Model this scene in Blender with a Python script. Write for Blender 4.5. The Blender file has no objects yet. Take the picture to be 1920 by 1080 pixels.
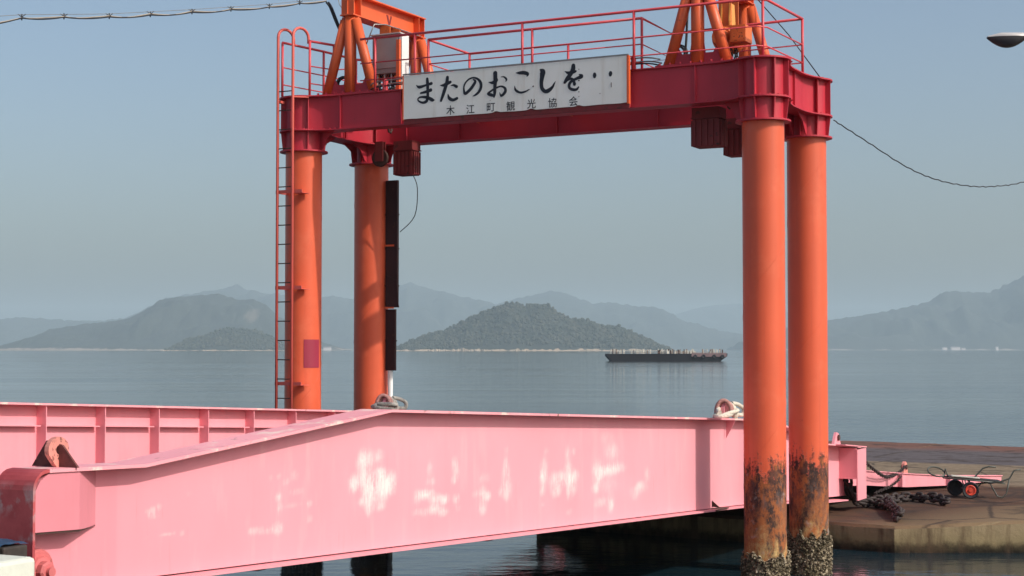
import bpy, math, random
from mathutils import Vector, Matrix, noise as mnoise

sc = bpy.context.scene
R = math.radians
random.seed(7)

# ------------------------------------------------------------------ camera
EYE = 3.42                                   # eye height above the water (z = 0)
cam = bpy.data.cameras.new("camera")
cam.sensor_width = 36.0
cam.lens = 36.0 * 3040.0 / 1920.0
cam.clip_start = 0.1
cam.clip_end = 60000.0
camo = bpy.data.objects.new("camera", cam)
sc.collection.objects.link(camo)
camo.location = (0, 0, EYE)
camo.rotation_euler = (R(90) + math.atan(115.0 / 3040.0), 0, 0)
sc.camera = camo

# ------------------------------------------------------------------ sky and sun
SUN_AZ = 121.0                               # degrees clockwise from +Y (the view direction)
SUN_EL = 38.0
world = bpy.data.worlds.new("World")
sc.world = world
world.use_nodes = True
wn = world.node_tree
wn.nodes.clear()
sky = wn.nodes.new("ShaderNodeTexSky")
sky.sky_type = 'NISHITA'
sky.sun_disc = False
sky.sun_elevation = R(SUN_EL)
sky.sun_rotation = R(SUN_AZ)
sky.air_density = 1.0
sky.dust_density = 3.8
sky.ozone_density = 1.6
bg = wn.nodes.new("ShaderNodeBackground")
bg.inputs[1].default_value = 0.14
wo = wn.nodes.new("ShaderNodeOutputWorld")
wn.links.new(sky.outputs[0], bg.inputs[0])
wn.links.new(bg.outputs[0], wo.inputs[0])
sun = bpy.data.lights.new("sun", 'SUN')
sun.energy = 3.25
sun.angle = R(0.5)
sun.color = (1.0, 0.95, 0.88)
suno = bpy.data.objects.new("sun", sun)
sc.collection.objects.link(suno)
sd = Vector((math.sin(R(SUN_AZ)) * math.cos(R(SUN_EL)), math.cos(R(SUN_AZ)) * math.cos(R(SUN_EL)), math.sin(R(SUN_EL))))
suno.rotation_euler = sd.to_track_quat('Z', 'Y').to_euler()
suno.location = sd * 60

sc.view_settings.view_transform = 'Standard'
sc.view_settings.look = 'None'
sc.view_settings.exposure = 0.08
sc.view_settings.gamma = 1.0

# ------------------------------------------------------------------ the gantry's own axes: a along its span, b along the ramp
ANG = R(-27.25)
AU = Vector((math.cos(ANG), math.sin(ANG), 0))
AV = Vector((-AU.y, AU.x, 0))
O = Vector((-3.44, 26.7, 0))
S = 7.907                                    # span between the column pairs
P2 = 2.09                                    # distance between the two columns of a pair
UP = Vector((0, 0, 1))


def W(a, b, z):                              # z is given relative to the eye
    return O + AU * a + AV * b + UP * (z + EYE)


# ------------------------------------------------------------------ mesh builder
class MB:
    def __init__(self):
        self.v, self.f, self.s = [], [], []

    def add(self, vs, fs, smooth=False):
        n = len(self.v)
        self.v += [Vector(p) for p in vs]
        self.f += [tuple(i + n for i in f) for f in fs]
        self.s += [smooth] * len(fs)
        return self

    def hexa(self, p):                       # bottom four counter-clockwise, then top four
        return self.add(p, [(3, 2, 1, 0), (4, 5, 6, 7), (0, 1, 5, 4), (1, 2, 6, 5), (2, 3, 7, 6), (3, 0, 4, 7)])

    def bx(self, a0, a1, b0, b1, z0, z1):
        return self.hexa([W(a0, b0, z0), W(a1, b0, z0), W(a1, b1, z0), W(a0, b1, z0),
                          W(a0, b0, z1), W(a1, b0, z1), W(a1, b1, z1), W(a0, b1, z1)])

    def wbox(self, x0, x1, y0, y1, z0, z1, rot=0.0, c=None):
        pts = [(x0, y0, z0), (x1, y0, z0), (x1, y1, z0), (x0, y1, z0), (x0, y0, z1), (x1, y0, z1), (x1, y1, z1), (x0, y1, z1)]
        m = Matrix.Rotation(rot, 3, 'Z')
        c = Vector(c) if c is not None else Vector()
        return self.hexa([m @ Vector(p) + c for p in pts])

    def tube(self, pts, r, n=10, cap=True, closed=False, r2=None):
        pts = [Vector(p) for p in pts]
        m = len(pts)
        t0 = (pts[1] - pts[0]).normalized()
        ref = Vector((0, 0, 1)) if abs(t0.z) < 0.9 else Vector((1, 0, 0))
        nrm = t0.cross(ref).normalized()
        vs, fs = [], []
        for i, p in enumerate(pts):
            if closed:
                t = (pts[(i + 1) % m] - pts[i - 1]).normalized()
            elif i == 0:
                t = (pts[1] - pts[0]).normalized()
            elif i == m - 1:
                t = (pts[-1] - pts[-2]).normalized()
            else:
                t = ((pts[i + 1] - p).normalized() + (p - pts[i - 1]).normalized()).normalized()
            nrm = (nrm - t * nrm.dot(t)).normalized()
            bn = t.cross(nrm)
            rr = r if r2 is None else r + (r2 - r) * i / (m - 1)
            for k in range(n):
                an = 2 * math.pi * k / n
                vs.append(p + (nrm * math.cos(an) + bn * math.sin(an)) * rr)
        for i in range(m if closed else m - 1):
            j = (i + 1) % m
            for k in range(n):
                k2 = (k + 1) % n
                fs.append((i * n + k, i * n + k2, j * n + k2, j * n + k))
        self.add(vs, fs, True)
        if cap and not closed:
            q = len(self.v) - len(vs)
            self.f.append(tuple(q + k for k in reversed(range(n))))
            self.f.append(tuple(q + (m - 1) * n + k for k in range(n)))
            self.s += [False, False]
        return self

    def lathe(self, prof, c, n=40, axis=None, smooth=True):   # prof: (radius, distance along the axis)
        c = Vector(c)
        ax = Vector(axis).normalized() if axis is not None else Vector((0, 0, 1))
        ref = Vector((1, 0, 0)) if abs(ax.x) < 0.9 else Vector((0, 1, 0))
        e1 = (ref - ax * ref.dot(ax)).normalized()
        e2 = ax.cross(e1)
        for (r0, h0), (r1, h1) in zip(prof, prof[1:]):
            vs, fs = [], []
            for k in range(n):
                an = 2 * math.pi * k / n
                d = e1 * math.cos(an) + e2 * math.sin(an)
                vs += [c + d * r0 + ax * h0, c + d * r1 + ax * h1]
            for k in range(n):
                k2 = (k + 1) % n
                fs.append((2 * k, 2 * k2, 2 * k2 + 1, 2 * k + 1))
            self.add(vs, fs, smooth)
        return self

    def prism(self, pts, ex):
        pts = [Vector(p) for p in pts]
        ex = Vector(ex)
        n = len(pts)
        vs = pts + [p + ex for p in pts]
        fs = [tuple(reversed(range(n))), tuple(range(n, 2 * n))]
        fs += [(i, (i + 1) % n, n + (i + 1) % n, n + i) for i in range(n)]
        return self.add(vs, fs)

    def strip(self, path, a0, a1, t):        # plate running along b: path of (b, z) of its upper face
        m = len(path)
        nr = []
        for i in range(m):
            p0, p1 = path[max(i - 1, 0)], path[min(i + 1, m - 1)]
            d = Vector((p1[0] - p0[0], p1[1] - p0[1])).normalized()
            nr.append((-d.y, d.x))
        vs = []
        for (b, z), (nb, nz) in zip(path, nr):
            b2, z2 = b - nb * t, z - nz * t
            vs += [W(a0, b, z), W(a1, b, z), W(a1, b2, z2), W(a0, b2, z2)]
        fs = [(0, 1, 2, 3), tuple(4 * (m - 1) + k for k in (3, 2, 1, 0))]
        for i in range(m - 1):
            q = 4 * i
            for k in range(4):
                fs.append((q + k, q + 4 + k, q + 4 + (k + 1) % 4, q + (k + 1) % 4))
        return self.add(vs, fs)

    def build(self, name, mat, parent=None, loc=None, bevel=0.0, smooth=None):
        root = parent
        base = Vector((0, 0, 0))
        while root is not None:
            base += root.location
            root = root.parent
        loc = Vector(loc) if loc is not None else Vector((0, 0, 0))
        off = base + loc
        me = bpy.data.meshes.new(name)
        me.from_pydata([p - off for p in self.v], [], self.f)
        me.polygons.foreach_set("use_smooth", self.s if smooth is None else [smooth] * len(self.f))
        me.update()
        o = bpy.data.objects.new(name, me)
        sc.collection.objects.link(o)
        o.location = loc
        if parent is not None:
            o.parent = parent
        if mat is not None:
            me.materials.append(mat)
        if bevel:
            md = o.modifiers.new("bevel", 'BEVEL')
            md.width = bevel
            md.segments = 2
            md.limit_method = 'ANGLE'
            md.angle_limit = R(40)
        return o


def tag(o, label=None, cat=None, group=None, kind=None):
    if label:
        o["label"] = label
    if cat:
        o["category"] = cat
    if group:
        o["group"] = group
    if kind:
        o["kind"] = kind
    return o


def thing(name, loc, label, cat, group=None):
    o = bpy.data.objects.new(name, None)
    o.empty_display_size = 0.2
    sc.collection.objects.link(o)
    o.location = loc
    return tag(o, label, cat, group)


def lerp_path(path, x):
    if x <= path[0][0]:
        return path[0][1]
    for (x0, y0), (x1, y1) in zip(path, path[1:]):
        if x <= x1:
            return y0 + (y1 - y0) * (x - x0) / (x1 - x0)
    return path[-1][1]


def smooth_path(pts, n=6):
    pts = [Vector(p) for p in pts]
    out = []
    m = len(pts)
    for i in range(m - 1):
        p0, p1, p2, p3 = pts[max(i - 1, 0)], pts[i], pts[i + 1], pts[min(i + 2, m - 1)]
        for k in range(n):
            t = k / n
            out.append(0.5 * ((2 * p1) + (p2 - p0) * t + (2 * p0 - 5 * p1 + 4 * p2 - p3) * t * t + (3 * p1 - p0 - 3 * p2 + p3) * t ** 3))
    out.append(pts[-1])
    return out


# ------------------------------------------------------------------ materials
class NT:
    def __init__(self, name):
        self.m = bpy.data.materials.new(name)
        self.m.use_nodes = True
        self.t = self.m.node_tree
        self.t.nodes.clear()
        self.out = self.t.nodes.new("ShaderNodeOutputMaterial")
        self.p = self.t.nodes.new("ShaderNodeBsdfPrincipled")
        self.t.links.new(self.p.outputs[0], self.out.inputs[0])
        self._tc = None

    def link(self, a, b):
        self.t.links.new(a, b)

    def coord(self, kind="Object"):
        if self._tc is None:
            self._tc = self.t.nodes.new("ShaderNodeTexCoord")
        return self._tc.outputs[kind]

    def pos(self):
        return self.t.nodes.new("ShaderNodeNewGeometry").outputs["Position"]

    def noise(self, scale, detail=4, rough=0.55, stretch=None, vec=None, offset=None):
        n = self.t.nodes.new("ShaderNodeTexNoise")
        n.inputs["Scale"].default_value = scale
        n.inputs["Detail"].default_value = detail
        n.inputs["Roughness"].default_value = rough
        v = vec or self.coord()
        if stretch or offset:
            mp = self.t.nodes.new("ShaderNodeMapping")
            if stretch:
                mp.inputs["Scale"].default_value = stretch
            if offset:
                mp.inputs["Location"].default_value = offset
            self.link(v, mp.inputs[0])
            v = mp.outputs[0]
        self.link(v, n.inputs["Vector"])
        return n.outputs["Fac"]

    def ramp(self, fac, stops):
        r = self.t.nodes.new("ShaderNodeValToRGB")
        e = r.color_ramp.elements
        while len(e) > 1:
            e.remove(e[-1])
        for i, (pos, col) in enumerate(stops):
            el = e[0] if i == 0 else e.new(pos)
            el.position = pos
            c = col if isinstance(col, (tuple, list)) else (col, col, col)
            el.color = (c[0], c[1], c[2], 1)
        self.link(fac, r.inputs[0])
        return r.outputs[0]

    def mix(self, fac, a, b, mode='MIX'):
        n = self.t.nodes.new("ShaderNodeMix")
        n.data_type = 'RGBA'
        n.blend_type = mode
        for sock, v in ((n.inputs[0], fac), (n.inputs[6], a), (n.inputs[7], b)):
            if isinstance(v, (int, float)):
                sock.default_value = v
            elif isinstance(v, (tuple, list)):
                sock.default_value = (v[0], v[1], v[2], 1)
            else:
                self.link(v, sock)
        return n.outputs[2]

    def math(self, op, a, b=None, clamp=False):
        n = self.t.nodes.new("ShaderNodeMath")
        n.operation = op
        n.use_clamp = clamp
        for i, v in enumerate((a, b)):
            if v is None:
                continue
            if isinstance(v, (int, float)):
                n.inputs[i].default_value = v
            else:
                self.link(v, n.inputs[i])
        return n.outputs[0]

    def sep(self, v):
        n = self.t.nodes.new("ShaderNodeSeparateXYZ")
        self.link(v, n.inputs[0])
        return n.outputs

    def attr(self, name):
        n = self.t.nodes.new("ShaderNodeAttribute")
        n.attribute_name = name
        return n.outputs["Fac"]

    def bump(self, h, strength=0.3, dist=0.01, normal=None):
        n = self.t.nodes.new("ShaderNodeBump")
        n.inputs["Strength"].default_value = strength
        n.inputs["Distance"].default_value = dist
        self.link(h, n.inputs["Height"])
        if normal is not None:
            self.link(normal, n.inputs["Normal"])
        return n.outputs[0]

    def set(self, color=None, rough=None, metal=None, normal=None, spec=None):
        for key, v in (("Base Color", color), ("Roughness", rough), ("Metallic", metal), ("Normal", normal), ("Specular IOR Level", spec)):
            if v is None:
                continue
            s = self.p.inputs[key]
            if isinstance(v, (int, float)):
                s.default_value = v
            elif isinstance(v, (tuple, list)):
                s.default_value = (v[0], v[1], v[2], 1)
            else:
                self.link(v, s)
        return self.m


def dim(c, k):
    return tuple(x * k for x in c)


def paint(name, col, rough=0.45, fade=0.82, chips=0.70, streak=0.25, rustcol=(0.07, 0.03, 0.018), scale=1.0):
    t = NT(name)
    big = t.noise(0.9 * scale, 5, 0.6)
    c = t.mix(t.ramp(big, [(0.3, 0.0), (0.7, 1.0)]), dim(col, fade), col)
    run = t.noise(1.0, 4, 0.6, stretch=(9 * scale, 9 * scale, 0.55 * scale))
    c = t.mix(t.ramp(run, [(0.50, 0.0), (0.80, streak)]), c, dim(col, 0.55))
    sp = t.noise(11 * scale, 6, 0.65)
    spots = t.math('MULTIPLY', t.ramp(sp, [(chips, 0.0), (chips + 0.04, 1.0)]), t.ramp(t.noise(1.7, 2), [(0.45, 0.0), (0.6, 1.0)]))
    c = t.mix(spots, c, rustcol)
    rg = t.ramp(big, [(0.3, rough + 0.12), (0.7, rough)])
    return t.set(c, rg, normal=t.bump(sp, 0.12, 0.004))


def plain(name, col, rough=0.6, var=0.6, scale=6.0, metal=0.0, bump=0.2):
    t = NT(name)
    n = t.noise(scale, 6, 0.6)
    c = t.mix(t.ramp(n, [(0.3, 0.0), (0.7, 1.0)]), dim(col, var), col)
    return t.set(c, rough, metal, normal=t.bump(n, bump, 0.01))


ORANGE = (0.74, 0.118, 0.045)
M = {}
M['post'] = paint("orange_paint", (0.76, 0.125, 0.034), 0.42, chips=0.66)
M['beam'] = paint("red_paint", (0.50, 0.025, 0.046), 0.45, chips=0.68)
M['rail'] = paint("rail_paint", (0.68, 0.07, 0.085), 0.4, chips=0.66, scale=1.6)
M['ladder'] = paint("ladder_paint", (0.72, 0.13, 0.10), 0.45, chips=0.63, scale=1.6)
M['pink'] = paint("pink_paint", (0.86, 0.33, 0.375), 0.5, fade=0.86, chips=0.72, streak=0.18, rustcol=(0.16, 0.05, 0.035))
M['hoist'] = paint("hoist_paint", (0.72, 0.17, 0.04), 0.45, chips=0.58, scale=2.5)
M['yellow'] = paint("worn_yellow_paint", (0.72, 0.33, 0.07), 0.5, chips=0.52, scale=4, rustcol=(0.05, 0.03, 0.02))
M['darkbox'] = paint("brown_rusty_paint", (0.24, 0.026, 0.026), 0.6, fade=0.55, chips=0.58, rustcol=(0.05, 0.02, 0.012))
M['rust'] = plain("rusty_steel", (0.085, 0.038, 0.028), 0.8, 0.45, 9)
M['chain'] = plain("rusty_chain_steel", (0.042, 0.026, 0.022), 0.7, 0.5, 14)
M['guide'] = paint("near_black_rusty_paint", (0.045, 0.014, 0.014), 0.7, fade=0.6, chips=0.6)
M['steel'] = plain("dull_galvanised_steel", (0.34, 0.33, 0.31), 0.45, 0.7, 8, metal=0.5)
M['carttube'] = plain("worn_dark_green_tube", (0.10, 0.105, 0.085), 0.5, 0.5, 12)
M['black'] = plain("black_rubber", (0.016, 0.016, 0.02), 0.55, 0.7, 10)
M['white'] = plain("white_plastic", (0.78, 0.78, 0.74), 0.4, 0.9, 5)
M['cream'] = plain("old_cream_cable", (0.42, 0.36, 0.28), 0.6, 0.7, 6)
M['grey'] = plain("grey_cabinet_paint", (0.33, 0.30, 0.29), 0.4, 0.85, 4)
M['rope'] = plain("old_white_rope", (0.74, 0.69, 0.58), 0.9, 0.6, 30, bump=0.8)
M['ropepink'] = plain("rust_stained_rope", (0.52, 0.27, 0.24), 0.9, 0.6, 30, bump=0.8)
M['ropeshade'] = plain("shaded_grey_rope", (0.50, 0.47, 0.42), 0.9, 0.5, 30, bump=0.8)  # greyer copy of the rope: gantry shade put into the colour
M['ink'] = plain("dark_sign_ink", (0.013, 0.014, 0.024), 0.5, 0.6, 12)
M['timber'] = plain("dark_wet_timber", (0.045, 0.034, 0.028), 0.8, 0.4, 12)
M['tarp'] = plain("blue_tarpaulin", (0.03, 0.085, 0.16), 0.4, 0.3, 7)
M['hub'] = plain("orange_red_wheel_hub", (0.75, 0.09, 0.05), 0.4, 0.8, 6)
M['block'] = plain("pale_weathered_concrete", (0.62, 0.64, 0.55), 0.85, 0.85, 9, bump=0.4)
M['hull'] = plain("dark_barge_paint", (0.006, 0.005, 0.010), 0.9, 0.6, 0.6)
M['deckstuff'] = plain("barge_deck_steel", (0.32, 0.24, 0.19), 0.7, 0.5, 1.0)
M['lightpost'] = plain("pale_bollard_paint", (0.80, 0.76, 0.66), 0.7, 0.7, 1.0)
M['lampgrey'] = plain("lamp_grey_paint", (0.55, 0.52, 0.50), 0.4, 0.85, 5)
M['lampglass'] = plain("dark_lamp_lens", (0.05, 0.045, 0.05), 0.25, 0.8, 5)
M['house'] = plain("pale_house_wall", (0.75, 0.66, 0.62), 0.8, 0.8, 0.05)
M['roof'] = plain("grey_house_roof", (0.25, 0.22, 0.22), 0.8, 0.8, 0.05)


def column_material():
    t = NT("column_paint_and_tide_rust")
    col = ORANGE
    co = t.coord()
    z = t.sep(co)[2]
    big = t.noise(0.8, 5, 0.6)
    c = t.mix(t.ramp(big, [(0.3, 0.0), (0.7, 1.0)]), dim(col, 0.86), col)
    spk = t.noise(10, 6, 0.65)
    c = t.mix(t.math('MULTIPLY', t.ramp(spk, [(0.70, 0.0), (0.73, 1.0)]), t.ramp(t.noise(1.4, 2, offset=(3, 1, 0)), [(0.5, 0), (0.62, 1)])), c, (0.06, 0.03, 0.02))
    run = t.noise(1.0, 5, 0.6, stretch=(14, 14, 0.9))
    drip = t.noise(1.0, 4, 0.65, stretch=(16, 16, 0.35), offset=(2, 8, 1))
    c = t.mix(t.ramp(drip, [(0.52, 0.0), (0.78, 0.45)]), c, (0.52, 0.07, 0.035))
    c = t.mix(t.ramp(t.noise(1.6, 5, 0.7, offset=(9, 4, 2)), [(0.52, 0.0), (0.72, 0.35)]), c, (0.80, 0.20, 0.10))
    fine = t.noise(7.0, 6, 0.7)
    blot = t.noise(3.4, 5, 0.65, stretch=(1, 1, 0.55))
    # height above the tide marks, ragged by the noises
    h = t.math('ADD', z, t.math('ADD', t.math('MULTIPLY', t.math('SUBTRACT', run, 0.5), 0.8), t.math('ADD', t.math('MULTIPLY', t.math('SUBTRACT', fine, 0.5), 0.7), t.math('MULTIPLY', t.math('SUBTRACT', t.noise(17, 6, 0.75), 0.5), 1.0))))
    wet = t.ramp(t.math('DIVIDE', h, 3.0), [(0.0, (0.30, 0.20, 0.09)), (0.15, (0.50, 0.33, 0.13)), (0.26, (0.34, 0.14, 0.05)),
                                         (0.38, (0.21, 0.068, 0.03)), (0.50, (0.13, 0.045, 0.026)), (0.60, (0.085, 0.034, 0.024))])
    b1 = t.noise(4.5, 6, 0.7, stretch=(1, 1, 0.45))
    b2 = t.noise(9.0, 6, 0.75, stretch=(1, 1, 0.6), offset=(3, 5, 1))
    up = t.math('MULTIPLY', t.math('SUBTRACT', z, 1.0), 0.11)
    wet = t.mix(t.ramp(t.math('ADD', b1, up), [(0.47, 0.0), (0.60, 0.92)]), wet, (0.026, 0.014, 0.012))
    wet = t.mix(t.ramp(b2, [(0.49, 0.0), (0.60, 0.85)]), wet, (0.36, 0.105, 0.026))
    wet = t.mix(t.ramp(t.noise(5.0, 6, 0.75, stretch=(1, 1, 0.5), offset=(8, 1, 4)), [(0.56, 0.0), (0.66, 0.6)]), wet, (0.12, 0.09, 0.085))
    pale = t.math('MULTIPLY', t.ramp(t.noise(3.1, 5, 0.65, offset=(5, 2, 9)), [(0.58, 0.0), (0.68, 0.7)]), t.ramp(fine, [(0.45, 0.0), (0.60, 1.0)]))
    wet = t.mix(pale, wet, (0.40, 0.36, 0.32))
    edge = t.ramp(t.math('DIVIDE', h, 3.0), [(0.555, 1.0), (0.62, 0.0)])
    c = t.mix(edge, c, wet)
    rg = t.mix(edge, (0.42, 0.42, 0.42), (0.85, 0.85, 0.85))
    return t.set(c, rg, normal=t.bump(t.math('MULTIPLY', fine, edge), 0.7, 0.02))


def wear_material():
    t = NT("pink_paint_with_rubbed_patches")
    pos = t.coord()
    col = (0.87, 0.365, 0.415)
    big = t.noise(0.7, 5, 0.6)
    c = t.mix(t.ramp(big, [(0.3, 0.0), (0.7, 1.0)]), dim(col, 0.90), col)
    run = t.noise(1.0, 5, 0.6, stretch=(11, 11, 0.35))
    c = t.mix(t.ramp(run, [(0.52, 0.0), (0.80, 0.16)]), c, (0.74, 0.27, 0.31))
    tone = t.attr("rosy")
    c = t.mix(t.math('MULTIPLY', tone, 0.5), c, (0.72, 0.20, 0.24))
    zz = t.sep(t.pos())[2]
    low = t.noise(1.0, 4, 0.65, stretch=(5, 5, 0.8), offset=(3, 3, 3))
    c = t.mix(t.ramp(low, [(0.55, 0.0), (0.8, 0.30)]), c, (0.93, 0.56, 0.55))
    rs = t.math('MULTIPLY', t.ramp(t.noise(1.0, 4, 0.7, stretch=(24, 24, 1.2), offset=(6, 1, 2)), [(0.60, 0.0), (0.72, 0.45)]), t.ramp(t.noise(0.9, 3, 0.6, offset=(1, 7, 3)), [(0.5, 0), (0.65, 1)]))
    c = t.mix(rs, c, (0.50, 0.17, 0.15))
    wear = t.attr("wear")
    ver = t.noise(1.0, 5, 0.65, stretch=(44, 44, 6.0))
    fin = t.noise(30, 6, 0.75)
    mid = t.noise(6, 4, 0.6)
    grain = t.math('ADD', t.math('MULTIPLY', ver, 0.75), t.math('ADD', t.math('MULTIPLY', fin, 0.35), t.math('MULTIPLY', mid, 0.5)))
    grain = t.math('ADD', t.math('MULTIPLY', t.math('SUBTRACT', grain, 0.80), 5.0), 0.95)
    f = t.math('MULTIPLY', wear, grain)
    mask = t.ramp(f, [(0.06, 0.0), (0.38, 0.38), (1.0, 0.80)])
    c = t.mix(mask, c, (0.90, 0.77, 0.71))
    chip = t.ramp(t.noise(9, 6, 0.65, offset=(4, 4, 4)), [(0.745, 0.0), (0.765, 1.0)])
    c = t.mix(chip, c, (0.20, 0.06, 0.05))
    return t.set(c, t.mix(mask, (0.48,) * 3, (0.7,) * 3), normal=t.bump(fin, 0.08, 0.004))


def endplate_material():
    t = NT("red_end_plate_with_grey_scuffs")
    n = t.noise(2.5, 5, 0.65)
    c = t.mix(t.ramp(n, [(0.35, 0), (0.65, 1)]), (0.30, 0.035, 0.04), (0.48, 0.085, 0.09))
    zz = t.sep(t.coord())[2]
    scuff = t.math('MULTIPLY', t.ramp(t.noise(5.5, 5, 0.6, stretch=(1, 1, 0.7)), [(0.50, 0), (0.60, 0.75)]),
                   t.math('MULTIPLY', t.ramp(t.noise(1.9, 2, offset=(1.3, 0, 0.4)), [(0.42, 0), (0.52, 1)]), t.ramp(t.math('SUBTRACT', t.sep(t.pos())[2], 2.0), [(0.38, 1), (0.5, 0)])))
    c = t.mix(scuff, c, (0.40, 0.36, 0.36))
    return t.set(c, 0.6, normal=t.bump(n, 0.2, 0.01))


def barnacle_material():
    t = NT("barnacle_crust")
    n = t.noise(24, 5, 0.7)
    n2 = t.noise(5, 3, 0.6)
    c = t.ramp(n, [(0.36, (0.022, 0.018, 0.012)), (0.48, (0.12, 0.09, 0.05)), (0.58, (0.40, 0.33, 0.22)), (0.7, (0.62, 0.56, 0.44))])
    c = t.mix(t.ramp(n2, [(0.45, 0), (0.62, 0.8)]), c, (0.075, 0.055, 0.022))
    return t.set(c, 0.85, normal=t.bump(n, 0.8, 0.02))


def sign_material():
    t = NT("weathered_sign_board")
    n = t.noise(1.3, 5, 0.6)
    c = t.mix(t.ramp(n, [(0.3, 0), (0.7, 1)]), (0.78, 0.78, 0.70), (0.86, 0.87, 0.82))
    run = t.noise(1.0, 5, 0.6, stretch=(7, 7, 0.5))
    c = t.mix(t.ramp(run, [(0.56, 0.0), (0.78, 0.4)]), c, (0.50, 0.42, 0.30))
    sp = t.noise(14, 5, 0.6)
    c = t.mix(t.ramp(sp, [(0.75, 0.0), (0.78, 1.0)]), c, (0.13, 0.07, 0.04))
    return t.set(c, 0.5)


def water_material():
    t = NT("sea_water")
    p = t.pos()
    n1 = t.noise(0.55, 3, 0.55, stretch=(0.6, 1.0, 1), vec=p)
    n2 = t.noise(3.2, 4, 0.6, stretch=(0.75, 1.0, 1), vec=p)
    n3 = t.noise(0.02, 3, 0.5, stretch=(0.25, 1.0, 1), vec=p)
    calm = t.ramp(t.math('ADD', t.math('MULTIPLY', n3, 0.6), t.math('MULTIPLY', t.noise(0.12, 3, 0.55, stretch=(0.10, 1.0, 1), vec=p), 0.4)), [(0.42, 0.25), (0.58, 1.6)])
    h = t.math('ADD', t.math('MULTIPLY', n1, 0.060), t.math('MULTIPLY', n2, 0.018))
    h = t.math('MULTIPLY', h, calm)
    nn = t.bump(h, 1.0, 1.0)
    t.p.inputs["IOR"].default_value = 1.33
    return t.set((0.010, 0.026, 0.036), 0.05, normal=nn)


def quay_material():
    t = NT("quay_concrete_and_asphalt")
    co = t.pos()
    s = t.sep(co)
    # distance inland along the ramp direction
    b = t.math('ADD', t.math('MULTIPLY', t.math('SUBTRACT', s[0], O.x), AV.x), t.math('MULTIPLY', t.math('SUBTRACT', s[1], O.y), AV.y))
    n = t.noise(0.5, 6, 0.65, vec=co)
    f = t.noise(6, 6, 0.7, vec=co)
    bb = t.math('ADD', b, t.math('MULTIPLY', t.math('SUBTRACT', n, 0.5), 2.0))
    brown = t.mix(t.ramp(n, [(0.35, 0), (0.65, 1)]), (0.060, 0.033, 0.023), (0.125, 0.068, 0.043))
    pale = t.mix(t.ramp(f, [(0.3, 0), (0.7, 1)]), (0.16, 0.115, 0.075), (0.26, 0.20, 0.135))
    asp = t.mix(t.ramp(f, [(0.3, 0), (0.7, 1)]), (0.085, 0.072, 0.075), (0.13, 0.11, 0.11))
    rim = (0.17, 0.085, 0.065)
    c = t.mix(t.ramp(t.math('DIVIDE', bb, 40), [(0.34, 0), (0.37, 1)]), brown, pale)
    bs = t.math('ADD', b, t.math('MULTIPLY', t.math('SUBTRACT', n, 0.5), 0.25))
    c = t.mix(t.ramp(t.math('DIVIDE', bs, 40), [(0.513, 0), (0.517, 1)]), c, asp)
    c = t.mix(t.ramp(t.math('DIVIDE', bb, 40), [(0.64, 0), (0.68, 1)]), c, rim)
    # sandy front right corner
    q = t.math('SUBTRACT', t.math('ADD', s[1], t.math('MULTIPLY', n, 1.4)), t.math('MULTIPLY', s[0], 0.75))
    c = t.mix(t.ramp(t.math('DIVIDE', q, 40), [(0.56, 1), (0.62, 0)]), c, (0.20, 0.14, 0.082))
    vor = t.t.nodes.new("ShaderNodeTexVoronoi")
    vor.feature = 'DISTANCE_TO_EDGE'
    vor.inputs["Scale"].default_value = 0.33
    t.link(co, vor.inputs["Vector"])
    crack = t.math('ADD', vor.outputs["Distance"], t.math('MULTIPLY', t.math('SUBTRACT', f, 0.5), 0.05))
    c = t.mix(t.ramp(crack, [(0.004, 0.75), (0.02, 0.0)]), c, (0.04, 0.03, 0.026))
    jt = t.math('ABSOLUTE', t.math('SUBTRACT', t.math('FRACT', t.math('DIVIDE', b, 3.4)), 0.5))
    c = t.mix(t.ramp(jt, [(0.006, 0.7), (0.012, 0.0)]), c, (0.05, 0.038, 0.03))
    stain = t.ramp(t.noise(1.1, 5, 0.6, vec=co, offset=(7, 3, 0)), [(0.52, 0), (0.66, 0.8)])
    c = t.mix(stain, c, (0.055, 0.04, 0.032))
    # the wall below: wet and weedy near the water
    zz = t.math('ADD', s[2], t.math('MULTIPLY', t.math('SUBTRACT', f, 0.5), 0.22))
    wall = t.ramp(zz, [(0.02, (0.02, 0.017, 0.012)), (0.10, (0.06, 0.048, 0.028)), (0.20, (0.25, 0.20, 0.11)), (0.42, (0.30, 0.235, 0.14))])
    drip = t.ramp(t.noise(1.0, 5, 0.6, vec=co, stretch=(3.2, 3.2, 0.5)), [(0.45, 0), (0.62, 0.85)])
    wall = t.mix(drip, wall, (0.085, 0.055, 0.035))
    geo = t.t.nodes.new("ShaderNodeNewGeometry")
    nz = t.sep(geo.outputs["Normal"])[2]
    c = t.mix(t.ramp(nz, [(0.4, 1), (0.6, 0)]), c, wall)
    return t.set(c, 0.9, normal=t.bump(f, 0.5, 0.03), spec=0.12)


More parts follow.
